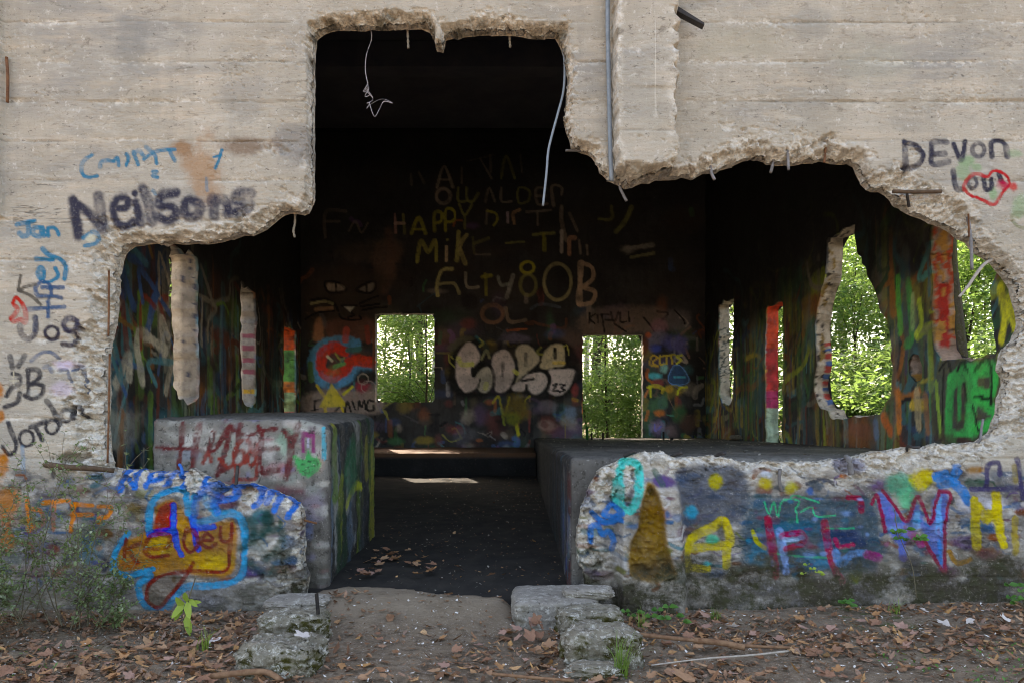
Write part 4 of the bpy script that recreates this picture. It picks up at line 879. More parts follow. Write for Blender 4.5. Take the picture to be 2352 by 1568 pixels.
def jamb_left(u, v, t):
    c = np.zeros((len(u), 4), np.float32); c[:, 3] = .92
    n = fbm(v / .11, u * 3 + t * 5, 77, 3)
    base = np.array(lin('#8d8880')) if t < .58 else np.array(lin('#b9b2a6'))  # outer part of the jamb coloured paler, standing in for sunlight on it
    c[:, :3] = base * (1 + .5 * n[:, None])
    if .1 < t < .58:
        mk = (np.abs(fbm(v / .12, u * 2 + t * 7, 79, 3)) > .48) & (u < 9.6); c[mk, :3] = lin('#3a3f52')
        m = (u > 10.5) & (u < 12) & (v < 2.7) & (v > 2.0) & (np.sin(v * 34) > .35); c[m, :3] = lin('#8a4a58')
        m = (u > 10.5) & (u < 12) & (np.abs(v - 1.78) < .04); c[m, :3] = lin('#b8922a')
    e = u > 12.5
    ce = np.where((v > 2.62)[:, None], lin('#d4561f', .8), np.where((v > 2.05)[:, None], lin('#5c9a48', .8), np.where((v > 1.85)[:, None], lin('#c8702a', .9), np.where((v > 1.5)[:, None], lin('#8aa070', .9), lin('#a86a5a')))))
    c[e, :3] = ce[e] * (1 + 1.1 * n[e, None])
    return c
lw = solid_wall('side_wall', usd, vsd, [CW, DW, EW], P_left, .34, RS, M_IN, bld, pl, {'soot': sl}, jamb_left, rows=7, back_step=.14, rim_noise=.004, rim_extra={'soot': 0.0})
tag(lw, 'left inner wall with three narrow broken windows')

def q(x, y):
    d = 6188.0 / (x - 1176); return (d, CH - (y - HZ) * d / F, 0, 1)
AW = fractal([(13.05, 3.38, 0, 1), (12.16, 3.36, 0, 1), (12.16, 1.75, 0, 1), (12.4, 1.58, 0, 1), (12.8, 1.62, 0, 1), (13.02, 1.8, 0, 1)], .09, .02, 6)
BW = R4(9.94, 10.64, .95, 2.92, .015, 7)
HW = fractal([q(*p) for p in [(1897, 549), (1896, 630), (1886, 663), (1876, 704), (1871, 744), (1874, 804), (1875, 838), (1866, 882), (1872, 912), (1882, 935), (1902, 942), (1913, 964), (1953, 960), (1990, 956), (2020, 951), (2045, 915), (2050, 845), (2045, 790), (2038, 749), (2020, 705), (2005, 654), (1987, 613), (1968, 584), (1965, 513)]], .08, .014, 8)
SW = fractal([q(*p) for p in [(2087, 830), (2095, 812), (2112, 815), (2119, 840), (2116, 872), (2102, 878), (2090, 860)]], .05, .006, 9)
GW = fractal([q(*p) for p in [(2139, 520), (2137, 588), (2141, 661), (2144, 716), (2143, 762), (2146, 800), (2163, 830), (2203, 824), (2229, 830), (2288, 812), (2281, 753), (2273, 668), (2288, 620), (2300, 560), (2310, 480), (2200, 470)]], .06, .01, 10)
pr = side_paint(usd, vsd, 72, 330, PR, 1.0, 3.2)
def px(pts): return [q(*p)[:2] for p in pts]
for p, w, c in [([(2200, 560), (2110, 640), (2140, 560)], .07, '#3f7a74'), ([(2060, 640), (2065, 760)], .09, '#3f8a34'), ([(2085, 650), (2095, 770), (2080, 790)], .09, '#2f7a3a'), ([(2110, 690), (2118, 740), (2105, 770)], .06, '#8fa02c'), ([(2095, 680), (2097, 750)], .06, '#7a8a5c'), ([(2130, 560), (2133, 680)], .04, '#3a5a60'), ([(2045, 630), (2050, 720)], .1, '#7a5024'),
                ([(2062, 900), (2068, 990)], .09, '#9a5a24'), ([(2095, 930), (2125, 930)], .09, '#a8862c'), ([(2105, 900), (2110, 980)], .09, '#8a7a5c'), ([(2125, 910), (2130, 990)], .08, '#6a4a34'), ([(1960, 985), (1990, 990)], .14, '#6a4030'), ([(2030, 960), (2045, 990)], .12, '#9a4a20'), ([(2010, 970), (2012, 1000)], .1, '#4a5a70')]:
    pr.stroke(px(p), w, c, .85)
pr.poly(px([(2150, 850), (2175, 822), (2230, 826), (2292, 818), (2310, 900), (2300, 1012), (2180, 1016), (2145, 1000)]), '#37352c', .9, .03)
for p, w, c in [([(2185, 870), (2180, 990), (2210, 1000)], .10, '#258a42'), ([(2190, 870), (2230, 860), (2225, 1000)], .13, '#258a42'), ([(2205, 880), (2202, 960)], .05, '#1f7a3c'), ([(2240, 850), (2280, 850), (2276, 900), (2240, 905)], .11, '#1f8a3c'), ([(2240, 905), (2290, 960), (2240, 985)], .11, '#1f8a3c'), ([(2150, 880), (2160, 1000)], .05, '#6f8a34'), ([(2158, 850), (2176, 828), (2184, 850)], .03, '#0c0c0c'), ([(2200, 850), (2212, 830), (2222, 850)], .03, '#0c0c0c'),
                ([(2238, 850), (2262, 822), (2275, 850), (2274, 930)], .03, '#0c0c0c'), ([(2168, 850), (2162, 1010)], .025, '#0c0c0c'), ([(2236, 910), (2270, 915)], .03, '#0c0c0c'), ([(2215, 880), (2219, 920)], .025, '#0c0c0c'), ([(2232, 930), (2250, 1000)], .025, '#0c0c0c'), ([(2296, 660), (2306, 720), (2300, 780)], .07, '#a39a20'), ([(2315, 690), (2330, 750)], .07, '#a39a20'), ([(2150, 1005), (2230, 1012)], .06, '#3a2a24')]:
    pr.stroke(px(p), w, c, .95)
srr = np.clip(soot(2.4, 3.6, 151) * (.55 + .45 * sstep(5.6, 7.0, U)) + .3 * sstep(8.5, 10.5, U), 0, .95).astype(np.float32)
def P_right(u, v, w): return np.stack([XR + w, u - D0, v], -1)
def jamb_right(u, v, t):
    c = np.zeros((len(u), 4), np.float32); c[:, 3] = .92
    n = fbm(v / .13, u * 3 + t * 4, 87, 4); n2 = fbm(v / .05, t * 6 + u, 88, 3)
    c[:, :3] = np.array(lin('#a9a294')) * (1 + .35 * n[:, None])
    b = (u > 9.7) & (u < 10.9)
    cb = np.where((v > 2.35)[:, None], lin('#cf4a2a'), np.where((v > 1.75)[:, None], lin('#b02f30'), np.where((v > 1.5)[:, None], lin('#a0285a'), lin('#93ab98'))))
    c[b, :3] = cb[b] * (1 + .8 * n[b, None])
    a = (u > 12); m = a & (np.abs(n2) < .14) & (v < 2.95) & (v > 2.0); c[m, :3] = lin('#34403a')
    h = (u > 7.4) & (u < 9.2)
    if t < .55:
        m = h & (v < 2.9); c[m, :3] = np.array(lin('#b8b0a2')) * (1 + .5 * n2[m, None]); m = h & (n > .2) & (v > 2.0); c[m, :3] = lin('#85703a'); m = h & (np.abs(n2) > .42); c[m, :3] = lin('#2a2622')
    else:
        m = h & (v < 2.25) & (v > 1.55) & (np.sin(v * 40) > .1); c[m, :3] = lin('#a8423a'); m = h & (v < 2.2) & (v > 1.5) & (np.sin(v * 40) < -.5); c[m, :3] = lin('#3f5f92')
    g = u < 6.9; c[g, :3] = np.array(lin('#b09a8c')) * (1 + .5 * n2[g, None])
    m = g & (np.abs(n + .15) < .16) & (v > 2.0); c[m, :3] = lin('#c8502c'); m = g & (t > .3) & (t < .75) & (v > 1.95) & (v < 2.5); c[m, :3] = lin('#bf3026'); m = g & (n > .25); c[m, :3] = lin('#c8964a')
    return c
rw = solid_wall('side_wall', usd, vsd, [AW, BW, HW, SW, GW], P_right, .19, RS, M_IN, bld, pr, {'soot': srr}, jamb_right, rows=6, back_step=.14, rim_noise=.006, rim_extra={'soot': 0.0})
tag(rw, 'right inner wall with tall windows and ragged holes onto the woods')

# ------------------------------------------------------------------ boxes with rough faces
def rough_box(x0, x1, y0, y1, z0, z1, step, r=.03, amp=.008, seed=0, top=None):
    """Closed box of grids, edges rounded and faces uneven; top(x, y) adds to the top height."""
    nx, ny, nz = [max(2, int(abs(b - a) / step)) for a, b in ((x0, x1), (y0, y1), (z0, z1))]
    Vs = []; Qs = []; base = 0
    def face(P, n, m):
        nonlocal base
        g = np.arange((n + 1) * (m + 1)).reshape(n + 1, m + 1) + base
        Vs.append(P); Qs.append(np.stack([g[:-1, :-1], g[1:, :-1], g[1:, 1:], g[:-1, 1:]], -1).reshape(-1, 4)); base += (n + 1) * (m + 1)
    X, Y, Z = np.linspace(x0, x1, nx + 1), np.linspace(y0, y1, ny + 1), np.linspace(z0, z1, nz + 1)
    for zc in (z0, z1):
        a, b = np.meshgrid(X, Y, indexing='ij'); face(np.stack([a, b, a * 0 + zc], -1).reshape(-1, 3), nx, ny)
    for yc in (y0, y1):
        a, b = np.meshgrid(X, Z, indexing='ij'); face(np.stack([a, a * 0 + yc, b], -1).reshape(-1, 3), nx, nz)
    for xc in (x0, x1):
        a, b = np.meshgrid(Y, Z, indexing='ij'); face(np.stack([a * 0 + xc, a, b], -1).reshape(-1, 3), ny, nz)
    V = np.concatenate(Vs)
    lo = np.array([x0, y0, z0]); hi = np.array([x1, y1, z1]); rv = np.minimum(r, (hi - lo) / 2.2)
    inn = np.clip(V, lo + rv, hi - rv); dv = V - inn; L = np.linalg.norm(dv / rv, axis=1)
    mm = L > 1; V[mm] = inn[mm] + dv[mm] / L[mm, None]
    n = dv / (np.linalg.norm(dv, axis=1)[:, None] + 1e-9)
    V = V + n * (amp * (fbm((V[:, 0] + V[:, 2] * .7) / (step * 7), (V[:, 1] - V[:, 2] * .6) / (step * 7), seed, 4) + .5 * fbm((V[:, 0] + V[:, 2]) / (step * 2), (V[:, 1] + V[:, 2]) / (step * 2), seed + 5, 2)))[:, None]
    if top is not None:
        f = np.clip((V[:, 2] - z0) / (z1 - z0), 0, 1); V[:, 2] += f * top(V[:, 0], V[:, 1])
    return V, np.concatenate(Qs)

class FacePaint(Paint): pass
def painted_block(name, V, Q, facesel, us, vs, paint, uv, mat, parent, soot):
    """Paint a block by looking its vertices up in wall-plane paint grids, one per painted face."""
    rgba = np.zeros((len(V), 4), np.float32)
    for sel, pnt, f in facesel:
        m = sel(V); a, b = f(V[m])
        i = np.clip(np.searchsorted(pnt.us, a), 0, len(pnt.us) - 1); j = np.clip(np.searchsorted(pnt.vs, b), 0, len(pnt.vs) - 1)
        rgba[m, :3] = pnt.C[j, i]; rgba[m, 3] = pnt.A[j, i]
    me = mesh_np(name, V, Q); attr_c(me, 'paint', rgba); attr_f(me, 'soot', soot(V))
    return link(name, me, mat, parent)

# left plinth: front face 5.45 m from the camera
XP0, XP1, YP0, YP1 = -2.66, -1.35, .30, 2.15
V_, Q_ = rough_box(XP0, XP1, YP0, YP1, .0, 1.315, .015, .05, .012, 3, lambda x, y: .075 * (y - YP0) / 1.85 - .05 * np.clip((x - XP1 + .2) / .2, 0, 1) + 0 * x)
pp = Paint(np.arange(320, 790, 2.4), np.arange(935, 1380, 2.4), 33)
z = zoom(330.7, 943.2, .2734)
pp.poly([(330, 940), (780, 940), (780, 1100), (330, 1100)], '#9a958c', .35, 10)
for x, y, rx, ry, c, a in [(250, 160, 26, 26, '#a8a59c', .7), (520, 200, 36, 26, '#aca8a0', .7), (900, 300, 50, 40, '#b5aca8', .6), (1100, 350, 36, 30, '#b9b4ae', .7), (700, 300, 30, 50, '#8f9a8c', .5), (1180, 260, 20, 34, '#7fa088', .7), (1130, 500, 50, 16, '#a06a70', .7), (1400, 150, 30, 14, '#aeb0a6', .7), (350, 380, 30, 16, '#7f8b9c', .5), (1250, 620, 60, 10, '#6b5f55', .6),
                           (1420, 780, 30, 40, '#8f8290', .6), (1380, 1000, 16, 26, '#5f6c94', .7), (1480, 1200, 22, 50, '#8a8278', .5), (1200, 700, 60, 18, '#7a3a44', .6), (1480, 440, 10, 24, '#b09080', .6)]: pp.blob(*z.p(x, y), rx, ry, c, a)
_r = random.Random(77)
for i in range(130):
    pp.blob(_r.uniform(340, 760), _r.uniform(950, 1350), _r.uniform(5, 26), _r.uniform(4, 18), _r.choice(['#b9b4aa', '#5c5853', '#8a8f86', '#6a5a60', '#a59a90', '#494642', '#7f7a9a', '#9a6a6c', '#c2beb8']), _r.uniform(.35, .8), .6)
pp.poly([(330, 935), (780, 935), (780, 962), (330, 962)], '#4c4740', .7, 8, False); pp.poly([(330, 1300), (780, 1290), (780, 1380), (330, 1380)], '#4a463c', .7, 18, False)
for p, w in [([(330, 110), (320, 260), (300, 480)], 10), ([(475, 120), (440, 280), (415, 490)], 10), ([(110, 312), (250, 318), (600, 325)], 9), ([(590, 180), (560, 330), (620, 300), (700, 170), (740, 130)], 11), ([(735, 130), (700, 300), (650, 460), (620, 540)], 11), ([(815, 120), (800, 260), (770, 380)], 10), ([(730, 150), (830, 190), (800, 200)], 8),
             ([(960, 130), (990, 200), (980, 400), (1000, 520)], 9), ([(960, 170), (1120, 150)], 10), ([(980, 325), (1130, 318)], 9), ([(990, 520), (1130, 500)], 10), ([(1180, 170), (1240, 260), (1230, 420), (1205, 560)], 11), ([(1300, 125), (1270, 220), (1235, 300)], 11), ([(880, 210), (940, 190)], 7), ([(620, 520), (700, 490)], 8)]:
    pp.stroke(z(*p), w * 1.3, '#5e1616', .98)
for p, w in [([(830, 250), (770, 330), (760, 460), (840, 440), (840, 350), (770, 350)], 8), ([(880, 250), (900, 340), (850, 380)], 8), ([(890, 360), (870, 420), (910, 470), (940, 400), (900, 350)], 8), ([(940, 280), (950, 470), (930, 570), (830, 580), (770, 570)], 8), ([(790, 480), (770, 590)], 10), ([(640, 410), (700, 470), (780, 460)], 9), ([(500, 440), (540, 360), (570, 430)], 8)]:
    pp.stroke(z(*p), w * 1.25, '#842616', .93)
for p in [[(1340, 340), (1345, 190), (1400, 220), (1420, 190), (1430, 340)], [(1360, 210), (1430, 200)]]: pp.stroke(z(*p), 11, '#823062', .95)
pp.stroke(z((1385, 250), (1388, 310)), 6, '#a9a4bc', .95); pp.stroke(z((1510, 150), (1515, 290), (1520, 400)), 10, '#2a9fb4', .9)
pp.poly(z((1255, 375), (1345, 410), (1370, 350), (1400, 350), (1410, 380), (1470, 400), (1490, 470), (1440, 530), (1370, 560), (1300, 510)), '#2a9a50', .96, 2); pp.stroke(z((1385, 335), (1385, 380)), 8, '#2a9a50', .95)
for p in [[(1370, 460), (1380, 490), (1395, 460)], [(1330, 455), (1370, 460)], [(1380, 425), (1450, 422)]]: pp.stroke(z(*p), 2.6, '#163a22', .9)
for p in [[(460, 320), (590, 300)], [(445, 300), (500, 330), (600, 310)], [(470, 300), (475, 330)], [(530, 290), (535, 330)], [(575, 200), (580, 280)]]: pp.stroke(z(*p), 2.2, '#b5aea6', .85)
pp.ring(*z.p(455, 190), 5, 6, 2.2, '#b5aea6'); pp.ring(*z.p(578, 172), 5, 5, 2.2, '#b5aea6')
ps = Paint(np.arange(0.25, 2.25, .014), np.arange(0, 1.45, .014), 34, .006); r = random.Random(3)
ps.poly([(.25, 0), (2.25, 0), (2.25, 1.45), (.25, 1.45)], '#1d1f1f', .9, .03, False)
for i in range(60):
    c = r.choice(['#15161a', '#15161a', '#6f7a24', '#4f6a24', '#8a8a86', '#3a4f5c', '#1d3a24', '#24282c', '#8f8a2c', '#5c6a78'])
    y0 = r.uniform(.3, 2.1); z0 = r.uniform(.5, 1.4)
    ps.stroke([(y0, z0), (y0 + r.gauss(0, .05), z0 - r.uniform(.2, .9))], r.uniform(.05, .22), c, r.uniform(.6, .95))
ps.stroke([(.9, .62), (1.2, .75), (1.5, .72)], .07, '#a8ae1c', .95); ps.poly([(.85, .95), (1.2, 1.2), (1.3, .8), (.95, .7)], '#1f5a3a', .85, .05)
plinth = empty('concrete_plinth', (-2.0, 1.2, 0))
tag(plinth, 'square concrete plinth behind the low left wall, sprayed with red lettering and a green apple', 'plinth')
pb_ = painted_block('plinth_block', V_ - np.array([-2.0, 1.2, 0]), Q_, [], None, None, None, None, M_PLAT, plinth, lambda v: np.zeros(len(v)))
me = pb_.data; rgba = np.zeros((len(V_), 4), np.float32)
DPF = D0 + YP0
mf = V_[:, 1] < YP0 + .03
i = np.clip(np.searchsorted(pp.us, 1176 + V_[mf, 0] * F / DPF), 0, len(pp.us) - 1); j = np.clip(np.searchsorted(pp.vs, HZ - (V_[mf, 2] - CH) * F / DPF), 0, len(pp.vs) - 1)
rgba[mf, :3] = pp.C[j, i]; rgba[mf, 3] = pp.A[j, i]
ms_ = (V_[:, 0] > XP1 - .03) & (V_[:, 1] > YP0 + .07)
i = np.clip(np.searchsorted(ps.us, V_[ms_, 1]), 0, len(ps.us) - 1); j = np.clip(np.searchsorted(ps.vs, V_[ms_, 2]), 0, len(ps.vs) - 1)
rgba[ms_, :3] = ps.C[j, i]; rgba[ms_, 3] = ps.A[j, i]
me.attributes['paint'].data.foreach_set('color', rgba.ravel())

# right platform, fills the room from the low wall to the back wall
XQ0 = .413
V_, Q_ = rough_box(XQ0, 3.66, .26, 8.80, .0, 1.03, .028, .045, .012, 5, lambda x, y: -.02 * y / 8)
pf = empty('concrete_platform', (2.0, 4.5, 0))
tag(pf, 'raised concrete floor slab filling the right of the room behind the low wall', 'platform')
pq = Paint(np.arange(0.2, 8.9, .03), np.arange(0, 1.2, .02), 36, .006)
pq.poly([(.2, 0), (8.9, 0), (8.9, 1.2), (.2, 1.2)], '#1d1d21', .95, .04, False)
for i in range(60):
    y0 = r.uniform(.25, 3.5); c = r.choice(['#3a4a78', '#5a2420', '#2a2a30', '#6f6f70', '#2c5a6a', '#8a8078', '#24344f'])
    pq.stroke([(y0, r.uniform(.5, 1.0)), (y0 + r.gauss(0, .08), r.uniform(.1, .5))], r.uniform(.04, .16), c, r.uniform(.5, .9))
rgba = np.zeros((len(V_), 4), np.float32)
ms_ = (V_[:, 0] < XQ0 + .03) & (V_[:, 1] > .27)
i = np.clip(np.searchsorted(pq.us, V_[ms_, 1]), 0, len(pq.us) - 1); j = np.clip(np.searchsorted(pq.vs, V_[ms_, 2]), 0, len(pq.vs) - 1)
rgba[ms_, :3] = pq.C[j, i]; rgba[ms_, 3] = pq.A[j, i]
me = mesh_np('platform_slab', V_ - np.array([2.0, 4.5, 0]), Q_); attr_c(me, 'paint', rgba)
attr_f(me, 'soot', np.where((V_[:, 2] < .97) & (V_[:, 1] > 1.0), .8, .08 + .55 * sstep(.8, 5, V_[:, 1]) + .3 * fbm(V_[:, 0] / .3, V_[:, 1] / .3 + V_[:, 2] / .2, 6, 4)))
link('platform_slab', me, M_PLAT, pf)

# low raised slab along the foot of the back wall
V_, Q_ = rough_box(XL, XQ0 - .005, 12.4 - D0, DB - D0 + .02, .1, .79, .05, .025, .01, 8, lambda x, y: .045 * (y - 7.25) / 1.5)
me = mesh_np('concrete_ledge', V_, Q_); rgba = np.zeros((len(V_), 4)); tp = V_[:, 2] > .70
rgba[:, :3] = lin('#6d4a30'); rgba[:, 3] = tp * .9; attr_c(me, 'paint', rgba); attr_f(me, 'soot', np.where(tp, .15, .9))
dais = tag(link('concrete_ledge', me, M_IN), 'low brownish concrete ledge along the foot of the back wall under the window', 'ledge')

# roof
V_, Q_ = rough_box(XL - .35, XR + .25, .24, DB - D0 + .25, ZR, ZR + .3, .25, .03, .01, 9)
tag(link('roof_slab', mesh_np('roof_slab', V_, Q_), M_ROOF, bld), 'soot-blackened ceiling slab')
for yb in (2.6, 5.6):
    V_, Q_ = rough_box(XL, XR, yb, yb + .35, ZR - .4, ZR - .002, .12, .03, .01, 10)
    tag(link('roof_beam', mesh_np('roof_beam', V_, Q_), M_ROOF, bld))

# ------------------------------------------------------------------ GROUND
def zg(x, y):
    x = np.asarray(x, float); y = np.asarray(y, float)
    g = .03 * fbm(x / 1.1, y / 1.1, 201, 3) + .05 * sstep(1.2, 3.2, x) * sstep(-1.6, -.2, y) - .015
    ln = .16 - .30 * sstep(-1.1, .05, x) + .035 * fbm(x / .16, y * 0, 206, 3)
    g = g + .125 * sstep(-.80, -.12, y) * sstep(-1.75, -1.2, x) * (1 - sstep(-.1, .1, x)) * (1 - sstep(ln, ln + .05, y))
    back = sstep(8.9, 12, y) + sstep(4.2, 6, np.abs(x)) * sstep(1, 5, y)
    return g + np.clip(back, 0, 1) * (.35 + .045 * np.clip(y - 9, 0, 60) + .25 * fbm(x / 5, y / 5, 203, 3))
gx = np.concatenate([np.arange(-150, -8, 6), np.arange(-8, -4.2, .3), np.arange(-4.2, 4.2, .03), np.arange(4.2, 8, .3), np.arange(8, 151, 6)])
gy = np.concatenate([np.arange(-60, -3, 3), np.arange(-3, .5, .03), np.arange(.5, 9, .5), np.arange(9, 20, .5), np.arange(20, 181, 5)])
U, V = np.meshgrid(gx, gy)
Z = zg(U, V) + .010 * fbm(U / .09, V / .09, 205, 3) * ((np.abs(U) < 4.3) & (V < .6))
n = np.arange(U.size).reshape(U.shape)
me = mesh_np('ground', np.stack([U, V, Z], -1).reshape(-1, 3), np.stack([n[:-1, :-1], n[:-1, 1:], n[1:, 1:], n[1:, :-1]], -1).reshape(-1, 4))
apr = sstep(-.62, -.3, V + .12 * fbm(U / .3, V / .3, 207, 3)) * sstep(-1.7, -1.35, U) * (1 - sstep(.0, .12, U)) * (V < 1.0)
attr_f(me, 'apron', apr); attr_f(me, 'green', np.clip(sstep(.15, .5, fbm(U / .8, V / .8, 209, 3)) * ((U > 1.3) | (U < -2)) * .8 + (V > 9) * .5, 0, 1))
tag(link('ground', me, M_GROUND), kind='structure')
fx = np.linspace(XL, XQ0 + .02, 90); fy = np.linspace(-.30, 12.45 - D0, 140)
U, V = np.meshgrid(fx, fy); Z = .025 + .07 * sstep(-.1, .6, V) + .31 * np.clip((V - .2) / 7.0, 0, 1) + .02 * fbm(U / .5, V / .5, 211, 4) + .006 * fbm(U / .06, V / .06, 212, 3)
n = np.arange(U.size).reshape(U.shape)
Z = np.where((V < .14) & ((U < -1.5) | (U > .2)), -.25, Z)
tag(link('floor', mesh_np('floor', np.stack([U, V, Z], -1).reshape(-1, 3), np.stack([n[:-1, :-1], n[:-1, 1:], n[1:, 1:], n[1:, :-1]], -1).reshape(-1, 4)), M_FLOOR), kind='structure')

# ------------------------------------------------------------------ tubes, stones, steel
def tube_data(pts, rad, seg=6, cap=True):
    P = [Vector(p) for p in pts]; n = len(P)
    R = [rad] * n if isinstance(rad, (int, float)) else list(rad)
    V = []; Qd = []; T = []
    up = Vector((0, 0, 1))
    for i, p in enumerate(P):
        t = (P[min(i + 1, n - 1)] - P[max(i - 1, 0)]).normalized()
        a = t.cross(up if abs(t.z) < .95 else Vector((1, 0, 0))).normalized(); b = t.cross(a)
        for k in range(seg):
            th = 2 * math.pi * k / seg; V.append(p + (a * math.cos(th) + b * math.sin(th)) * R[i])
    for i in range(n - 1):
        for k in range(seg):
            k2 = (k + 1) % seg; Qd.append((i * seg + k, i * seg + k2, (i + 1) * seg + k2, (i + 1) * seg + k))
    if cap:
        for e, o in ((0, 0), (n - 1, (n - 1) * seg)):
            V.append(P[e]); c = len(V) - 1
            for k in range(seg): T.append((c, o + k, o + (k + 1) % seg))
    return [tuple(v) for v in V], Qd, T

class MB:
    def __init__(s): s.V = []; s.Q = []; s.T = []
    def add(s, V, Q=(), T=()):
        o = len(s.V); s.V += [tuple(v) for v in V]
        s.Q += [tuple(i + o for i in q) for q in Q]; s.T += [tuple(i + o for i in t) for t in T]
    def tube(s, pts, rad, seg=6): s.add(*tube_data(pts, rad, seg))
    def mesh(s, name, smooth=True): return mesh_np(name, np.array(s.V), np.array(s.Q) if s.Q else None, np.array(s.T) if s.T else None, smooth)

def part_tube(name, pts, rad, mat, parent, label=None, seg=7):
    V, Qd, T = tube_data(pts, rad, seg)
    return tag(link(name, mesh_np(name, np.array(V), np.array(Qd), np.array(T)), mat, parent), label)
def top_tube(name, pts, rad, mat, label, cat, group=None, seg=7):
    c = sum((Vector(p) for p in pts), Vector()) / len(pts)
    V, Qd, T = tube_data([Vector(p) - c for p in pts], rad, seg)
    return tag(link(name, mesh_np(name, np.array(V), np.array(Qd), np.array(T)), mat, None, c), label, cat, group)
def smooth3(pts, n=6): return [Vector(p) for p in catmull([tuple(p) for p in pts], n)]
def L(pts, d=5.2): return [at(x, y, dd[0] if dd else d) for x, y, *dd in pts]

for pts, r_, m, lab in [
    ([(250, 622, 5.2), (250, 700, 5.2), (249, 772, 5.2)], .007, M_RUST, 'thin rusty bar exposed along the left broken edge'),
    ([(252, 812, 5.21), (250, 940, 5.2), (247, 1062, 5.2)], .007, M_RUST, None),
    ([(1776, 340, 5.26), (1776, 372, 5.25), (1770, 397, 5.23)], .011, M_STEEL, None), ([(1809, 340, 5.18), (1810, 365, 5.17), (1811, 391, 5.16)], .010, M_STEEL, None),
    ([(1896, 340, 5.22), (1895, 356, 5.2), (1893, 374, 5.2)], .009, M_RUST, None), ([(1632, 380, 5.25), (1634, 398, 5.22), (1641, 413, 5.2)], .011, M_STEEL, None),
    ([(1420, 405, 5.3), (1424, 430, 5.28), (1431, 447, 5.26), (1439, 462, 5.25)], .010, M_STEEL, None), ([(1299, 346, 5.28), (1350, 347, 5.3)], .009, M_STEEL, 'short rod sticking out sideways from the broken edge'),
    ([(2222, 500, 5.18), (2228, 530, 5.14), (2231, 575, 5.12), (2232, 620, 5.12)], .011, M_STEEL, 'straight grey rod hanging from the right broken edge'),
    ([(1434, 1046, 5.25), (1450, 1039, 5.2), (1461, 1036, 5.16)], .014, M_DKSTEEL, None), ([(1538, 1050, 5.3), (1552, 1043, 5.24), (1566, 1039, 5.2)], .014, M_DKSTEEL, None), ([(1640, 1050, 5.3), (1652, 1042, 5.22), (1664, 1040, 5.16)], .014, M_DKSTEEL, None),
    ([(1792, 1076, 5.13), (1790, 1100, 5.12), (1795, 1128, 5.13)], .012, M_STEEL, None), ([(1944, 1049, 5.2), (1951, 1058, 5.13), (1955, 1090, 5.12)], .020, M_STEEL, 'thick bent pipe stub on top of the right low wall'),
    ([(2083, 1034, 5.25), (2085, 1024, 5.2), (2100, 1027, 5.15), (2112, 1026, 5.15)], .010, M_DKSTEEL, None), ([(2236, 1018, 5.25), (2250, 1012, 5.22), (2254, 985, 5.25), (2258, 962, 5.27)], .009, M_STEEL, None),
    ([(546, 1068, 5.28), (544, 1090, 5.27), (542, 1118, 5.26)], .012, M_DKSTEEL, 'short black rod standing on the left low wall'), ([(412, 1066, 5.25), (417, 1074, 5.22), (419, 1090, 5.18)], .011, M_BLUE, 'bar stub sprayed bright blue'), ([(700, 1194, 5.28), (727, 1201, 5.24)], .008, M_RUST, None),
    ([(2083, 446, 5.13), (2088, 476, 5.13)], .010, M_DKSTEEL, None), ([(2050, 440, 5.15), (2100, 441, 5.125), (2162, 440, 5.13)], .014, M_WOOD, 'dark old timber sliver set in the broken edge'),
    ([(15, 132, 5.13), (18, 180, 5.12), (17, 236, 5.13)], .010, M_RUST, 'rusty strap by the left corner'), ([(2224, 522 - 30, 5.15), (2226, 545, 5.13)], .006, M_RUST, None),
]:
    part_tube('rebar', smooth3(L(pts), 4), r_, m, fw, lab)
mb = MB()
pts = L([(1396, -40, 5.09), (1396, 60, 5.09), (1398, 160, 5.09), (1400, 250, 5.095), (1402, 340, 5.10), (1405, 416, 5.12)])
part_tube('conduit', smooth3(pts, 5), .016, M_CABLE, fw, 'grey conduit running down beside the shallow pillar')
# angle bracket by the pillar
a0, a1 = at(1541, 18, 5.08), at(1618, 58, 5.0)
mb = MB(); w = .045
dz = Vector((0, 0, w)); dy = Vector((0, .06, 0))
mb.add([a0, a0 + dz * .9, a1 + dz * .35, a1, a0 + dy, a0 + dz * .9 + dy, a1 + dz * .35 + dy, a1 + dy], [(0, 1, 2, 3), (7, 6, 5, 4), (0, 3, 7, 4), (1, 5, 6, 2), (0, 4, 5, 1), (3, 2, 6, 7)])
tag(link('bracket', mb.mesh('bracket', False), M_DKSTEEL, fw), 'black steel bracket stub projecting beside the pillar')

# hanging things
t = smooth3(L([(849, 50, 5.33), (852, 70, 5.33), (853, 92, 5.32), (842, 125, 5.3), (839, 160, 5.3), (844, 190, 5.3), (846, 205, 5.3)]), 6)
wr = empty('hanging_wire', tuple(t[0])); tag(wr, 'thin tangled wire dangling from the top left of the high opening', 'wire')
o = t[0]
part_tube('strand', [p - o for p in t], .003, M_WIRE, wr)
for k in range(2):
    t2 = smooth3(L([(846, 190, 5.3), (834 + 3 * k, 212, 5.3), (848, 200 + 4 * k, 5.29), (838, 222, 5.3), (850, 218, 5.3), (843, 206 + 6 * k, 5.29), (857, 228, 5.3), (842 + 2 * k, 238, 5.3), (850, 236, 5.3), (842, 250, 5.3), (852, 240, 5.29), (870, 230, 5.28), (885, 229, 5.28), (902, 238, 5.28), (882, 233 + k, 5.28), (872, 250, 5.28), (860, 268, 5.28), (848, 236 + 2 * k, 5.29)]), 5)
    part_tube('strand', [p - o for p in t2], .0019, M_WIRE, wr)
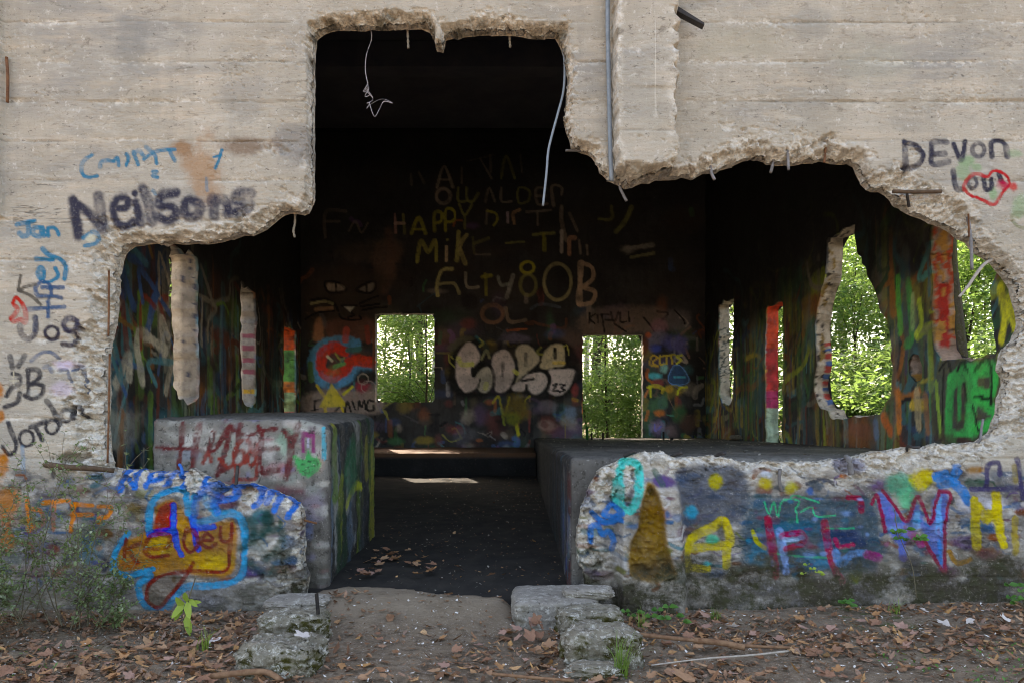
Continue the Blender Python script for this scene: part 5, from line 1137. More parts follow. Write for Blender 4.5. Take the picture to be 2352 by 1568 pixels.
top_tube('hanging_cable', smooth3(L([(1292, 100, 5.3), (1297, 150, 5.29), (1294, 210, 5.28), (1281, 262, 5.26), (1268, 310, 5.24), (1259, 350, 5.23), (1255, 400, 5.22), (1247, 473, 5.22)]), 6), .0085, M_CABLE, 'thick grey cable hanging down the right side of the high opening', 'cable', None, 8)
top_tube('bent_stick', smooth3(L([(2282, 596, 5.26), (2262, 606, 5.2), (2242, 630, 5.16), (2222, 660, 5.14), (2203, 682, 5.13)]), 6), [.012] * 13 + [.011] * 6 + [.009] * 6, M_PALESTICK, 'pale bent stick poking out of the right broken edge over the woods', 'stick')
for i, (pts, lab) in enumerate([([(936, 66, 5.34), (937, 90, 5.34), (938, 112, 5.34)], 'short crumb-covered strand hanging left of the broken concrete tooth'), ([(1170, 78, 5.34), (1171, 95, 5.34), (1172, 110, 5.34)], 'tiny pale shred hanging under the right of the top edge'), ([(678, 490, 5.36), (677, 515, 5.36), (674, 530, 5.36), (677, 546, 5.36)], 'clotted shred of cement dangling at the left lip of the high opening')]):
    top_tube('hanging_shred', smooth3(L(pts), 5), [.004 + .007 * abs(math.sin(k * 1.3)) for k in range(len(smooth3(L(pts), 5)))], M_SLAB, lab, 'shred')

from mathutils import noise as mnoise
def rock(name, c, size, seed, mat, label, cat, rough=.1, power=3.2, n=32, rz=0, group=None):
    Vl = []; idx = {}; Qs = []
    def vid(p):
        k = tuple(round(x * 1000) for x in p)
        if k not in idx: idx[k] = len(Vl); Vl.append(p)
        return idx[k]
    for ax in range(3):
        for sg in (-1, 1):
            for i in range(n):
                for j in range(n):
                    q4 = []
                    for a, b in ((i, j), (i + 1, j), (i + 1, j + 1), (i, j + 1)):
                        p = [0, 0, 0]; p[ax] = sg; p[(ax + 1) % 3] = -1 + 2 * a / n; p[(ax + 2) % 3] = -1 + 2 * b / n
                        q4.append(vid(tuple(p)))
                    Qs.append(q4 if sg > 0 else q4[::-1])
    V = []
    for p in Vl:
        v = Vector(p); l = (abs(v.x) ** power + abs(v.y) ** power + abs(v.z) ** power) ** (1 / power)
        v = v / l
        nv = Vector((seed * 3.1, seed * 1.7, seed))
        k = mnoise.fractal(v * 1.1 + nv, 1, 2, 4) * rough + mnoise.fractal(v * 4.2 + nv, 1, 2, 3) * rough * .45 + mnoise.noise(v * 11 + nv) * rough * .22
        v = v * (1 + .5 * k) + Vector(mnoise.noise_vector(v * 1.9 + nv)) * rough * .9 + Vector(mnoise.noise_vector(v * 4.5 + nv)) * rough * .75 + Vector(mnoise.noise_vector(v * 12 + nv)) * rough * .4 + Vector(mnoise.noise_vector(v * 26 + nv)) * rough * .18
        V.append((v.x * size[0] / 2, v.y * size[1] / 2, v.z * size[2] / 2))
    o = link(name, mesh_np(name, np.array(V), np.array(Qs)), mat); o.location = c; o.rotation_euler = (0, 0, rz)
    return tag(o, label, cat, group)

rock('boulder', (-1.22, -1.24, .0), (.43, .34, .29), 1, M_BOULDER, 'mossy weathered concrete boulder nearest the camera on the left, a pale leaf on it', 'boulder', .15, 4.2)
rock('step_block', (-1.30, -.70, .05), (.38, .28, .21), 2, M_BOULDER, 'moss-sided concrete block behind the left boulder with a rod in it', 'block', .13, 4.6)
rock('step_slab', (-1.41, -.25, .10), (.40, .30, .07), 3, M_SLAB, 'thin grey slab lying under the corner of the left low wall', 'slab', .09, 4)
rock('step_slab', (.28, -.20, .05), (.56, .56, .20), 4, M_SLAB, 'big flat slab of smooth concrete at the right of the doorway', 'slab', .035, 9)
rock('rubble_piece', (.50, -.26, .165), (.33, .22, .075), 5, M_SLAB, 'small broken concrete piece lying on the big flat slab', 'rubble', .12, 3.6)
rock('step_block', (.475, -.60, .05), (.38, .28, .20), 6, M_BOULDER, 'mossy concrete block in front of the big flat slab', 'block', .12, 5)
rock('boulder', (.49, -1.10, .03), (.41, .32, .28), 7, M_BOULDER, 'square mossy boulder with a grass tuft growing before it', 'boulder', .13, 5)
rock('stone', (.43, -1.33, .0), (.30, .18, .09), 8, M_BOULDER, 'low dark stone at the foot of the square mossy boulder', 'stone', .14, 3)
part_tube('anchor_rod', L([(727, 1362, 4.42), (731, 1410, 4.38)]), .011, M_DKSTEEL, None).name = 'anchor_rod'
ar = bpy.data.objects['anchor_rod']; tag(ar, 'short dark rod leaning on the left moss-sided block', 'rod')
for k, (x, y0, y1, m, lab, rr_) in enumerate([(1349, 978, 1014, mat_simple('green_paint_steel', '#1d5a2c', '#2a7038', 20, .5), 'green painted post stub at the left side of the back doorway', .022), (1359, 992, 1014, M_DKSTEEL, None, .016), (1385, 992, 1014, M_DKSTEEL, None, .018), (1524, 990, 1014, M_DKSTEEL, 'tall dark bolt right of the back doorway', .018), (1543, 1004, 1014, M_DKSTEEL, None, .03)]):
    p = L([(x, y0, 12.4), (x, y1, 12.4)]); p = [v - Vector((2.0, 4.5, 0)) for v in p]
    tag(part_tube('anchor_bolt', p, rr_, m, pf), lab)
rock('rubble_piece', at(1690, 1003, 11.6), (.18, .14, .07), 9, M_SLAB, 'small pale rubble piece lying far back on the raised floor', 'rubble', .15, 3)
top_tube('rotten_timber', smooth3(L([(105, 1066, 5.15), (150, 1072, 5.06), (200, 1074, 5.05), (262, 1080, 5.1)]), 5), [.022] * 6 + [.02] * 6 + [.017] * 4, M_WOOD, 'rotten grey timber stuck in a pocket of the left wall', 'timber')
top_tube('broken_branch', smooth3([Vector((.62, -.78, .05)), Vector((.95, -.86, .035)), Vector((1.3, -.98, .03)), Vector((1.55, -1.02, .03))], 5), [.013] * 6 + [.011] * 6 + [.008] * 4, M_STICK, 'long brown branch lying beside the mossy boulders on the right', 'branch')
top_tube('broken_branch', smooth3([Vector((.72, -1.32, .03)), Vector((1.0, -1.22, .03)), Vector((1.3, -1.15, .03)), Vector((1.52, -1.08, .03))], 5), [.004] * 6 + [.0055] * 6 + [.006] * 4, M_PALESTICK, 'thin pale twig lying across the right ground below the brown branch', 'twig')
top_tube('broken_branch', smooth3([Vector((1.05, -.88, .03)), Vector((1.18, -.96, .04)), Vector((1.3, -1.02, .03))], 4), .018, M_STICK, 'short dark thick stick just under the long brown branch', 'stick')
top_tube('broken_branch', smooth3([Vector((-.10, -1.45, .03)), Vector((.08, -1.5, .03)), Vector((.3, -1.55, .03))], 4), .008, M_STICK, 'pale stick half buried in the path near the camera', 'stick')
top_tube('root', smooth3([Vector((-1.55, -1.42, .0)), Vector((-1.42, -1.46, .03)), Vector((-1.25, -1.42, .03)), Vector((-1.15, -1.46, .0))], 4), .016, M_STICK, 'dark curved root in front of the left boulder', 'root')

# ------------------------------------------------------------------ fallen leaves
def leaf_mesh(seed, lobes=5):
    r = random.Random(seed); n = 30; pts = []
    for k in range(n):
        th = -math.pi + 2 * math.pi * k / n
        rr2 = .50
        for c, ln in ((0, 1.0), (1.05, .82), (-1.05, .82), (2.05, .5), (-2.05, .5)):
            d = abs((th - c + math.pi) % (2 * math.pi) - math.pi); rr2 = max(rr2, ln * (1 - (d / .95) ** 1.25) if d < .95 else 0)
        rr2 *= r.uniform(.86, 1.08)
        pts.append((rr2 * math.sin(th), rr2 * math.cos(th)))
    cx, cy = r.uniform(-.9, .9), r.uniform(.1, .9); fold = r.uniform(.0, .7); tw = r.uniform(-.5, .5)
    def zf(x, y): return .32 * cy * y * y + .28 * cx * x * abs(x) + fold * .5 * abs(x) + .25 * tw * x * y + .10 * mnoise.noise(Vector((x * 2.6, y * 2.6, seed)))
    V = [(0, 0, zf(0, 0))] + [(x * .5, y * .5, zf(x * .5, y * .5)) for x, y in pts] + [(x, y, zf(x, y)) for x, y in pts]
    T = [(0, 1 + k, 1 + (k + 1) % n) for k in range(n)]; Qd = [(1 + k, 1 + n + k, 1 + n + (k + 1) % n, 1 + (k + 1) % n) for k in range(n)]
    o = len(V); V += [(-.02, -.1, zf(0, -.1)), (.02, -.1, zf(0, -.1)), (.03, -.75, zf(0, -.75) + .1), (-.01, -.75, zf(0, -.75) + .1)]; Qd.append((o, o + 1, o + 2, o + 3))
    V = np.array(V); V[:, 2] -= V[:, 2].min() + .03
    return mesh_np('fallen_leaf', V, np.array(Qd), np.array(T))
LEAFM = []
for m in range(5):
    row = []
    for k in range(5):
        me = leaf_mesh(40 + k + m * 9); me.materials.append(M_DRY[m]); row.append(me)
    LEAFM.append(row)
CN = ['tan', 'dark brown', 'pinkish brown', 'orange-brown', 'pale grey']
rr = random.Random(17)
rocks = [(-1.21, -1.22, .27), (-1.29, -.70, .25), (.475, -.60, .24), (.49, -1.08, .25), (-1.40, -.27, .2)]
def place_leaf(x, y, s, ci, label, group, lift=0.0, rot=None, z=None):
    o = bpy.data.objects.new('fallen_leaf', rr.choice(LEAFM[ci])); COL.objects.link(o)
    o.location = (x, y, (float(zg(x, y)) if z is None else z) + .012 + lift); o.scale = (s, s, s)
    o.rotation_euler = rot or (rr.gauss(0, .22), rr.gauss(0, .22), rr.uniform(0, 6.28))
    return tag(o, label, 'leaf', group)
cnt = 0
while cnt < 285:
    yy = 1400 + 168 * rr.random() ** .8
    xx = rr.uniform(-20, 2370)
    d = CH * F / (yy - HZ); p = at(xx, yy, d); x, y = p.x, p.y
    if y > -.05: continue
    if any(math.hypot(x - a, y - b) < c for a, b, c in rocks): continue
    if -.0 < x < .68 and y > -.55: continue
    inpath = -1.0 < x < .15
    if inpath and (rr.random() < .35 or y > -.65): continue
    if float(fbm(np.array([x / .55]), np.array([y / .4]), 303, 3)[0]) < -.12 and rr.random() < .75: continue
    ci = rr.choices(range(5), [5, 5, 4, 2.5, .35])[0]
    s = rr.uniform(.03, .062) * (1.0 if not inpath else .85)
    band = 'close to the wall' if y > -.6 else ('nearest the camera' if y < -1.15 else 'midway from the wall')
    if x < -2.2: reg = f'among the shrubs at the left, {band}'
    elif x < -1.0: reg = f'under the cyan loop graffiti, {band}'
    elif inpath: reg = f'on the bare path to the doorway, {band}'
    elif x < 1.25: reg = f'by the brown branch and mossy boulder, {band}'
    elif x < 2.3: reg = f'before the teal and red letters, {band}'
    else: reg = f'before the violet and yellow letters, {band}'
    place_leaf(x, y, s, ci, f'{CN[ci]} fallen leaf lying {reg}', f'{CN[ci]} leaves {reg}', rr.uniform(0, .03))
    cnt += 1
for k in range(8):
    place_leaf(.12 + rr.gauss(0, .07), -.72 + rr.gauss(0, .08), rr.uniform(.045, .065), 1 if k % 3 else 2, 'brown leaf in the heap against the flat slab', 'leaves heaped against the flat slab', .02 + .012 * k, (rr.uniform(.2, .9), rr.gauss(0, .4), rr.uniform(0, 6.3)))
place_leaf(-1.10, -1.24, .07, 4, 'pale curled leaf resting on the left boulder', None, 0, (.2, .1, 1.0), .15)
place_leaf(.86, -1.48, .10, 0, 'large tan leaf lying right of the grass tuft', None, .02, (.25, .1, .6))
place_leaf(-.02, -.62, .06, 3, 'orange-brown leaf alone on the concrete apron at the doorway', None, .0, (.2, .2, 2.2))
for k in range(34):
    lx = -1.2 + abs(rr.gauss(0, .32)); ly = .42 + abs(rr.gauss(0, .45))
    place_leaf(lx, ly, rr.uniform(.035, .07), rr.choice([0, 1, 1, 2, 3]), 'brown leaf lying in the dark just inside the doorway', 'leaves just inside the doorway', .02, None, .10 + .03 * ly)
for k in range(5):
    place_leaf(2.9 + rr.gauss(0, .25), -.55 + rr.gauss(0, .12), rr.uniform(.035, .06), 4, 'long pale bark-like leaf on the far right ground', 'pale curled leaves at the far right', .03, (rr.gauss(0, .3), rr.gauss(0, .3), rr.uniform(0, 6)))

def scatter(name, n, smin, smax, xr, yr, mats, seed, flat=.35, dens=None, zfn=None):
    g = np.random.default_rng(seed)
    x = g.uniform(*xr, n); y = g.uniform(*yr, n)
    if dens is not None:
        m = g.random(n) < dens(x, y); x, y = x[m], y[m]; n = len(x)
    zz = (zg if zfn is None else zfn)(x, y) + .006 + g.uniform(0, .012, n)
    s = smin * (smax / smin) ** g.random(n); a = g.uniform(0, 6.283, n); asp = g.uniform(.3, .9, n)
    tx, ty = g.normal(0, flat, n), g.normal(0, flat, n)
    base = np.array([(-1, 0, .12), (-.3, .8, 0), (.7, .6, .1), (1.1, -.1, .3), (.2, -.8, .05), (0, 0, -.12)])
    V = np.repeat(base[None], n, 0); V = V * (1 + g.normal(0, .22, V.shape)); V[:, :, 1] *= asp[:, None]; V *= s[:, None, None]
    V[:, :, 2] += V[:, :, 0] * tx[:, None] + V[:, :, 1] * ty[:, None]
    c, sn = np.cos(a)[:, None], np.sin(a)[:, None]
    X = V[:, :, 0] * c - V[:, :, 1] * sn + x[:, None]; Y = V[:, :, 0] * sn + V[:, :, 1] * c + y[:, None]; Zz = V[:, :, 2] + zz[:, None]
    V = np.stack([X, Y, Zz], -1).reshape(-1, 3)
    k = np.arange(n)[:, None, None] * 6
    T = np.array([(0, 1, 5), (1, 2, 5), (2, 3, 5), (3, 4, 5), (4, 0, 5)])[None] + k
    me = mesh_np(name, V, None, T.reshape(-1, 3), False)
    attr_f(me, 'tint', np.repeat(g.random(n), 6))
    return tag(link(name, me, mats), kind='stuff')
t = NT('leaf_crumbs'); f = t.attr('tint'); cr = t.n('ShaderNodeValToRGB'); t.l(f, cr.inputs[0])
cr.color_ramp.elements[0].color = (*lin('#5a4232'), 1); cr.color_ramp.elements[1].color = (*lin('#c49c74'), 1)
for pos, c in ((.25, '#7d5840'), (.5, '#9c704e'), (.75, '#8f7566'), (.9, '#b08250')):
    e = cr.color_ramp.elements.new(pos); e.color = (*lin(c), 1)
t.bsdf(t.mix(t.ramp(t.noise(70, 4, .7), .4, .7, 0, .5), cr.outputs[0], lin('#4d382a')), .8); M_CRUMB = t.m
dn = lambda x, y: np.where((x > -1.05) & (x < .2), .45 * (y < -.55), 1.0) * (.22 + .78 * sstep(-.25, .15, fbm(x / .55, y / .4, 303, 3)))
scatter('leaf_litter', 20000, .006, .034, (-4.3, 4.3), (-2.3, -.06), M_CRUMB, 5, .4, dn)
scatter('pale_gravel', 3600, .003, .013, (-4.3, 4.3), (-2.3, -.06), M_PEBBLE, 6, .3)
scatter('twig_litter', 2500, .006, .03, (-4.3, 4.3), (-2.3, -.06), M_STICK, 8, .3)

zfl = lambda x, y: .025 + .07 * sstep(-.1, .6, y) + .31 * np.clip((y - .2) / 7.0, 0, 1) + .02 * fbm(x / .5, y / .5, 211, 4)
scatter('floor_grit', 900, .004, .022, (-1.3, .38), (.15, 6.9), M_CRUMB, 12, .3, lambda x, y: .25 + .75 * sstep(-.1, .3, fbm(x / .6, y / .8, 305, 3)), zfl)
scatter('floor_rubble', 500, .003, .016, (-1.3, .38), (.2, 6.9), M_SLAB, 13, .3, None, zfl)
scatter('platform_grit', 900, .004, .022, (.5, 3.6), (.3, 8.6), M_SLAB, 14, .2, lambda x, y: .3 + .7 * sstep(-.1, .3, fbm(x / .7, y / .9, 306, 3)), lambda x, y: 1.03 - .02 * y / 8 + 0 * x)
# ------------------------------------------------------------------ plants by the wall
def oval_leaf(mb, base, direction, ln, wd, up=Vector((0, 0, 1)), droop=.2):
    d = direction.normalized(); s = d.cross(up)
    if s.length < .1: s = Vector((1, 0, 0))
    s.normalize(); nrm = s.cross(d)
    p = lambda a, b, c: base + d * (ln * a) + s * (wd * b) + nrm * (wd * c) - Vector((0, 0, droop * ln * a * a))
    mb.add([p(0, 0, 0), p(.35, -.5, .12), p(.4, 0, 0), p(.35, .5, .12), p(.75, -.36, .1), p(.78, 0, 0), p(.75, .36, .1), p(1, 0, 0)],
           [(0, 1, 2, 2), ] if False else [(1, 4, 5, 2), (2, 5, 6, 3)], [(0, 1, 2), (0, 2, 3), (4, 7, 5), (5, 7, 6)])
def rvec(r, zb=0.0): return Vector((r.gauss(0, 1), r.gauss(0, 1), r.gauss(zb, .7))).normalized()
def bush(name, loc, h, nst, seed, label, cat, lsz=.034, mat=None, spread=.35, dens=1.0, group=None):
    r = random.Random(seed); root = empty(name, loc); tag(root, label, cat, group)
    st = MB(); lf = MB()
    for i in range(nst):
        p = Vector((r.gauss(0, .06), r.gauss(0, .04), 0)); d = Vector((r.gauss(0, spread), r.gauss(0, spread * .5), 1)).normalized(); hh = h * r.uniform(.55, 1.05); pts = [p.copy()]
        for k in range(8):
            d = (d + Vector((r.gauss(0, .16), r.gauss(0, .1), .03))).normalized(); p = p + d * hh / 8; pts.append(p.copy())
            for b in range(3 if k > 1 else 1):
                if r.random() < .75 * dens:
                    bd = (rvec(r, .25) + d * .6).normalized(); bl = r.uniform(.08, .3) * h; bp = [p.copy()]
                    q_ = p.copy()
                    for j in range(4):
                        bd = (bd + rvec(r) * .25).normalized(); q_ = q_ + bd * bl / 4; bp.append(q_.copy())
                        for w in range(r.randint(1, 4)):
                            oval_leaf(lf, q_ + rvec(r) * .006, (bd * .5 + rvec(r, .1)).normalized(), lsz * r.uniform(.6, 1.3), lsz * r.uniform(.4, .65))
                    st.tube(bp, [.0018, .0016, .0014, .0012, .001], 4)
        st.tube(pts, [.0042 * (1 - .09 * k) for k in range(9)], 5)
    link('stem', st.mesh('stem'), M_STEM, root)
    link('foliage', lf.mesh('foliage'), mat or M_BUSH, root)
    return root
def G(x, y): return (x, y, float(zg(x, y)))
bush('wild_shrub', G(-3.35, -.62), 1.0, 6, 1, 'scraggly grey-green shrub at the left picture edge', 'shrub', .03, None, .34, 1.0)
bush('wild_shrub', G(-2.85, -.40), 1.12, 6, 2, 'tall thin-stemmed shrub before the orange lettering', 'shrub', .03, None, .34, .95)
bush('wild_shrub', G(-2.72, -.45), .85, 5, 3, 'thin twiggy shrub just left of the yellow and blue graffiti', 'shrub', .028, None, .28, .6)
bush('wild_shrub', G(-3.0, -.9), .62, 7, 4, 'low dense shrub in the left corner nearest the camera', 'shrub', .032, None, .45, 1.2)
bush('wild_shrub', G(-3.15, -.35), .9, 6, 6, 'scraggly shrub close to the wall under the orange lettering', 'shrub', .03, None, .42, 1.0)
bush('wild_shrub', G(-3.45, -1.0), .7, 6, 7, 'wispy shrub in the bottom left corner', 'shrub', .03, None, .45, 1.0)
bush('wild_shrub', G(-2.5, -.5), .40, 5, 5, 'small low shrub under the red and cyan loop', 'shrub', .03, None, .4, 1.2)
# yellow-green sapling with big leaves
sp = empty('sapling', G(-2.02, -.60)); tag(sp, 'young sapling with bright yellow-green drooping leaves under the cyan loop', 'sapling')
stem = [Vector((0, 0, 0)), Vector((.01, 0, .12)), Vector((.03, .01, .22)), Vector((.07, .02, .36))]
part_tube('stem', smooth3(stem, 4), .004, M_STEM, sp)
rr = random.Random(4)
for k, (dx, dy, dz, x0, z0, ln) in enumerate([(-.5, -.3, -.6, .01, .2, .11), (.3, -.4, -.5, .02, .21, .12), (.1, -.4, .7, .02, .2, .1), (-.6, 0, -.9, .0, .18, .10), (.2, -.2, -1, .02, .13, .11), (.6, -.2, -.3, .03, .22, .08), (-.2, -.3, .6, .0, .17, .1), (.25, -.3, -1, .03, .10, .1), (-.8, -.1, -.2, -.0, .14, .08), (.9, .1, .1, .05, .2, .06)]):
    m_ = MB(); oval_leaf(m_, Vector((x0, 0, z0)), Vector((dx, dy, dz)), ln, ln * .42, Vector((0, -1, .3)), .1)
    link('leaf', m_.mesh('leaf'), M_LIME, sp)
def grass(name, loc, n, h, seed, label, spread=.5, mat=None, group=None, cat='grass tuft'):
    r = random.Random(seed); mb = MB()
    for i in range(n):
        a = r.uniform(0, 6.28); d = Vector((math.cos(a), math.sin(a), 0)); b = Vector((r.gauss(0, .018), r.gauss(0, .015), 0)); hh = h * r.uniform(.45, 1.1); s_ = Vector((-d.y, d.x, 0)) * r.uniform(.0022, .0042); o_ = r.uniform(.15, 1) * spread
        V = []; Qd = []
        for k in range(6):
            t_ = k / 5; p = b + d * (hh * o_ * t_ ** 1.6) + Vector((0, 0, hh * (t_ - .55 * o_ * t_ ** 2.4)))
            V += [p - s_ * (1 - t_ * .9), p + s_ * (1 - t_ * .9)]
            if k: Qd.append((2 * k - 2, 2 * k - 1, 2 * k + 1, 2 * k))
        mb.add(V, Qd)
    root = empty(name, loc); tag(root, label, cat, group)
    link('blades', mb.mesh('blades'), mat or M_GRASS, root); return root
grass('grass_tuft', G(.56, -1.36), 60, .26, 1, 'bright green grass tuft in front of the square mossy boulder', .75)
grass('grass_tuft', G(.83, -.42), 30, .14, 2, 'sparse grass at the foot of the broken pillar stump', .9)
grass('grass_tuft', G(1.35, -.25), 24, .10, 3, 'short grass wisps at the foot of the wall below the yellow letter', .9)
grass('grass_tuft', G(-1.75, -.95), 22, .16, 4, 'thin grass between the left boulder and the sapling', .8)
grass('grass_tuft', G(2.55, -.22), 16, .12, 5, 'few dry grass blades by the wall under the big violet letter', .8)
def weed(name, loc, n, r0, lsz, seed, label, mat=None, flat=False, group=None, cat='weed'):
    r = random.Random(seed); root = empty(name, loc); tag(root, label, cat, group); st = MB()
    for i in range(n):
        a = r.uniform(0, 6.28); e = Vector((math.cos(a) * r0 * r.uniform(.3, 1), -.02 - abs(math.sin(a)) * r0 * .6 if flat else math.sin(a) * r0 * r.uniform(.3, 1), r0 * r.uniform(.2, 1.1)))
        st.tube([Vector((0, 0, 0)), e * .6 + Vector((0, 0, .02)), e], .0018, 4)
        m_ = MB()
        for k in range(3): oval_leaf(m_, e, Vector((math.cos(a + (k - 1) * 1.2), -.5, .25)), lsz * r.uniform(.7, 1.2), lsz * .6, Vector((0, -.7, .7)))
        link('leaf', m_.mesh('leaf'), mat or M_IVY, root)
    link('stem', st.mesh('stem'), M_STEM, root)
weed('weed', G(.72, -.36), 6, .10, .05, 1, 'green leafy weed left of the pillar stump foot')
weed('weed', G(.98, -.40), 7, .12, .06, 2, 'broad-leaved weed before the pillar stump')
weed('weed', G(2.25, -.12), 5, .07, .05, 3, 'small green seedling at the wall under the red letter')
weed('weed', G(3.45, -.16), 9, .14, .06, 4, 'leafy green weed at the wall by the right picture edge')
weed('ivy_sprig', tuple(at(2062, 1238, 5.05)), 5, .07, .055, 5, 'ivy sprig with five leaves on the left leg of the violet letter', None, True)
weed('ivy_sprig', tuple(at(2098, 1250, 5.05)), 4, .07, .055, 6, 'ivy sprig on the violet letter, the right one of two', None, True)
weed('ivy_sprig', tuple(at(1862, 1322, 5.05)), 5, .08, .04, 7, 'lime ivy sprig low on the wall between the two red letters', M_LIME, True)
top_tube('vine', smooth3([at(2055, 1170, 5.1), at(2060, 1210, 5.09), at(2072, 1245, 5.09), at(2095, 1300, 5.09), at(2105, 1370, 5.08)], 5), .0028, M_STEM, 'thin dark vine climbing over the big violet letter', 'vine')
g_ = MB(); r = random.Random(8)
for i in range(900):
    x = r.uniform(2.0, 4.0) if r.random() < .75 else r.uniform(-3.8, -2.2); y = r.uniform(-1.7, -.9)
    if float(fbm(np.array([x / .35]), np.array([y / .35]), 401, 3)[0]) < .05: continue
    oval_leaf(g_, Vector((x, y, float(zg(x, y)) + r.uniform(.005, .03))), rvec(r, .3), r.uniform(.012, .03), r.uniform(.008, .016))
tag(link('ground_cover', g_.mesh('ground_cover'), M_IVY), kind='stuff')

# ------------------------------------------------------------------ THE WOODS
def leaf_cloud(n, gen, smin, smax, seed):
    g = np.random.default_rng(seed); c = gen(g, n); n = len(c)
    s = g.uniform(smin, smax, n)[:, None]
    d = g.normal(0, 1, (n, 3)); d[:, 2] *= .45; d /= np.linalg.norm(d, axis=1)[:, None]
    u = g.normal(0, .45, (n, 3)); u[:, 2] += 1; e = np.cross(d, u); e /= np.linalg.norm(e, axis=1)[:, None] + 1e-6
    nn = np.cross(e, d)
    V = np.stack([c - d * s * .5, c + e * s * .28 + nn * s * .06, c + d * s * .55, c - e * s * .28 + nn * s * .06], 1).reshape(-1, 3)
    k = np.arange(n)[:, None] * 4
    return V, np.concatenate([np.array([[0, 1, 2]]) + k, np.array([[0, 2, 3]]) + k])
def clumps(g, n, centers, rad):
    c = centers[g.integers(0, len(centers), n)]
    return c + g.normal(0, 1, (n, 3)) * rad * np.array([1, 1, .55])
def crown_mesh(name, n, z0, z1, R, nc, seed, smin, smax, mat, crad=.35):
    g = np.random.default_rng(seed)
    zc = g.uniform(z0, z1, nc); t_ = (zc - z0) / (z1 - z0); rad = R * np.sqrt(np.clip(1 - (2 * t_ - .9) ** 2 * .8, .05, 1))
    a = g.uniform(0, 6.283, nc); rr_ = rad * np.sqrt(g.random(nc))
    cc = np.stack([rr_ * np.cos(a), rr_ * np.sin(a), zc], -1)
    V, T = leaf_cloud(n, lambda g, n: clumps(g, n, cc, crad), smin, smax, seed + 1)
    me = mesh_np(name, V, None, T, False); me.materials.append(mat); return me, cc
def trunk_mesh(h, r0, seed, limbs, lean=.05, mat=M_BARK):
    r = random.Random(seed); mb = MB(); p = Vector((0, 0, -.3)); d = Vector((r.gauss(0, lean), r.gauss(0, lean), 1)).normalized(); pts = []; rad = []
    for k in range(11):
        pts.append(p.copy()); rad.append(r0 * (1.25 if k == 0 else 1 - .075 * k)); d = (d + Vector((r.gauss(0, .03), r.gauss(0, .03), .02))).normalized(); p = p + d * h / 10
    mb.tube(pts, rad, 9)
    for i, c in enumerate(limbs):
        k = min(9, max(3, int((c[2] - .8) / h * 10))); b = pts[k]; m = (b + Vector(c)) / 2 + Vector((0, 0, .25))
        mb.tube([b, m, Vector(c)], [rad[k] * .4, rad[k] * .25, .01], 5)
    me = mb.mesh('trunk'); me.materials.append(mat); return me
KIN = {}
def kind(key, n, z0, z1, R, nc, smin, smax, mat, h, r0, bark, crad):
    out = []
    for v in range(2):
        cm, cc = crown_mesh('crown', n, z0, z1, R, nc, hash_(key) + v * 31, smin, smax, mat, crad)
        out.append((cm, trunk_mesh(h, r0, hash_(key) + v, cc[::max(1, nc // 9)], .05, bark)))
    KIN[key] = out
def hash_(k): return sum(ord(c) * (i + 3) for i, c in enumerate(k))
kind('tall', 7000, 5.0, 15.0, 3.4, 70, .15, .28, M_LEAFS[0], 13, .20, M_BARK, .55)
kind('pale', 5200, 4.5, 14.0, 2.8, 60, .15, .27, M_LEAFS[1], 13, .17, M_PALEBARK, .5)
kind('young', 4200, 1.0, 6.0, 1.6, 55, .09, .18, M_LEAFS[1], 5.5, .05, M_BARK, .32)
kind('slim', 3600, .9, 5.0, 1.5, 50, .09, .17, M_LEAFS[2], 5.0, .045, M_BARK, .3)
kind('shrub', 3600, .15, 2.3, 1.2, 45, .08, .15, M_LEAFS[2], 1.8, .03, M_BARK, .26)
kind('brush', 3200, .1, 1.7, 1.2, 40, .08, .15, M_LEAFS[0], 1.3, .025, M_BARK, .24)
DESC = {'tall': ('tall_tree', 'tall grey-trunked forest tree', 'tree'), 'pale': ('tall_tree', 'tall pale-barked tree with yellow-green leaves', 'tree'), 'young': ('young_tree', 'young sunlit tree with yellow-green leaves', 'tree'),
        'slim': ('young_tree', 'slim deep-green young tree', 'tree'), 'shrub': ('forest_shrub', 'dense deep-green forest shrub', 'shrub'), 'brush': ('forest_shrub', 'low spreading green brush', 'shrub')}
def seen(x, y):
    sl = x / (y + D0)
    if sl < -.35: return 'beyond the left side wall'
    if sl < -.06: return 'seen through the back window'
    if sl < .22: return 'seen through the back doorway'
    if sl < .42: return 'seen through the narrow right windows'
    if sl < .57: return 'seen through the big right hole'
    return 'seen through the far right hole'
rt = random.Random(23); tcount = {}; PEND = []
def plant(key, x, y, s=1.0):
    nm, lab, cat = DESC[key]; where = seen(x, y)
    cm, tm = KIN[key][rt.randint(0, 1)]
    root = empty(nm, (x, y, float(zg(x, y))), rt.uniform(0, 6.28)); root.scale = (s * rt.uniform(.9, 1.1),) * 2 + (s,)
    kk = (lab, where); tcount[kk] = tcount.get(kk, 0) + 1; PEND.append((root, kk, y, cat))
    for nme, me in (('trunk', tm), ('crown', cm)):
        o = bpy.data.objects.new(nme, me); COL.objects.link(o); o.parent = root
def pol(sl, dep): return sl * dep, dep - D0
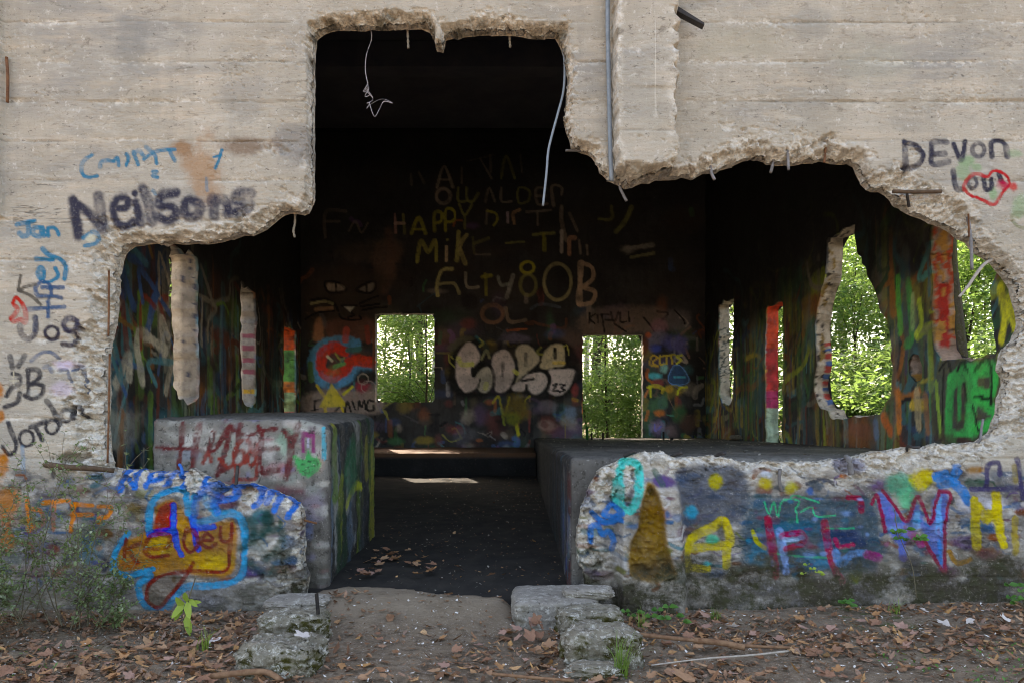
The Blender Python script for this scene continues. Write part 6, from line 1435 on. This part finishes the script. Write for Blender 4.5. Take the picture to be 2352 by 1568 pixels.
for sl, dep, k, s in [(-.122, 27, 'tall', 1.0), (-.108, 31, 'pale', 1.0), (-.17, 22, 'young', .9), (-.14, 19.5, 'young', .8), (-.118, 18.2, 'slim', .8), (-.175, 20, 'brush', 1.0), (-.145, 22, 'brush', 1.0), (-.115, 21, 'shrub', .8), (-.16, 33, 'young', 1.5), (-.13, 38, 'pale', 1.1), (-.19, 29, 'tall', 1.1),
                      (.113, 26, 'tall', 1.0), (.128, 34, 'tall', 1.0), (.16, 21, 'slim', 1.0), (.13, 19, 'slim', .95), (.105, 18.5, 'slim', .8), (.17, 21, 'shrub', 1.0), (.14, 22.5, 'shrub', 1.0), (.115, 20, 'brush', 1.0), (.15, 28, 'young', 1.2), (.18, 33, 'young', 1.5), (.10, 40, 'pale', 1.1),
                      (.30, 21, 'young', 1.1), (.285, 17, 'slim', .9), (.31, 30, 'tall', 1.0), (.37, 18, 'young', .9), (.36, 14.5, 'brush', 1.1), (.375, 26, 'pale', 1.0), (.355, 22, 'young', 1.2),
                      (.458, 24, 'pale', 1.0), (.475, 19, 'young', .9), (.44, 17, 'slim', .8), (.50, 17.5, 'slim', .95), (.52, 14, 'shrub', 1.0), (.47, 13.2, 'shrub', .9), (.44, 14, 'brush', 1.1), (.49, 12, 'brush', .9), (.50, 28, 'tall', 1.0), (.43, 32, 'young', 1.6), (.54, 22, 'young', 1.1),
                      (.612, 12.5, 'tall', 1.0), (.66, 20, 'pale', 1.0), (.63, 16, 'slim', .9), (.67, 13, 'shrub', 1.1), (.60, 17, 'young', 1.0), (.69, 24, 'tall', 1.0), (.64, 24, 'young', 1.3), (.72, 16, 'young', 1.0),
                      (-.48, 14, 'young', 1.0), (-.46, 19, 'tall', 1.0), (-.55, 12, 'shrub', 1.0), (-.43, 24, 'pale', 1.0)]:
    x, y = pol(sl, dep); plant(k, x, y, s)
for kk in tcount:
    same = sorted([p for p in PEND if p[1] == kk], key=lambda p: p[2])
    names = {1: [''], 2: ['nearer ', 'farther '], 3: ['nearest ', 'middle ', 'farthest ']}[len(same)]
    for p, nm in zip(same, names): tag(p[0], nm + kk[0] + ' ' + kk[1], p[3], 'trees and shrubs of the woods ' + kk[1])
def band(g, n):
    th = g.uniform(-.75, .95, n); dep = g.uniform(42, 62, n); zc = 22 * g.random(n) ** 1.25
    return np.stack([th * dep, dep - D0, zc + 1.5], -1)
gB = np.random.default_rng(5); cc = band(gB, 1000)
V, T = leaf_cloud(42000, lambda g, n: clumps(g, n, cc, 1.0), .22, .42, 9)
tag(link('far_woods', mesh_np('far_woods', V, None, T, False), M_LEAFS[0]), kind='stuff')
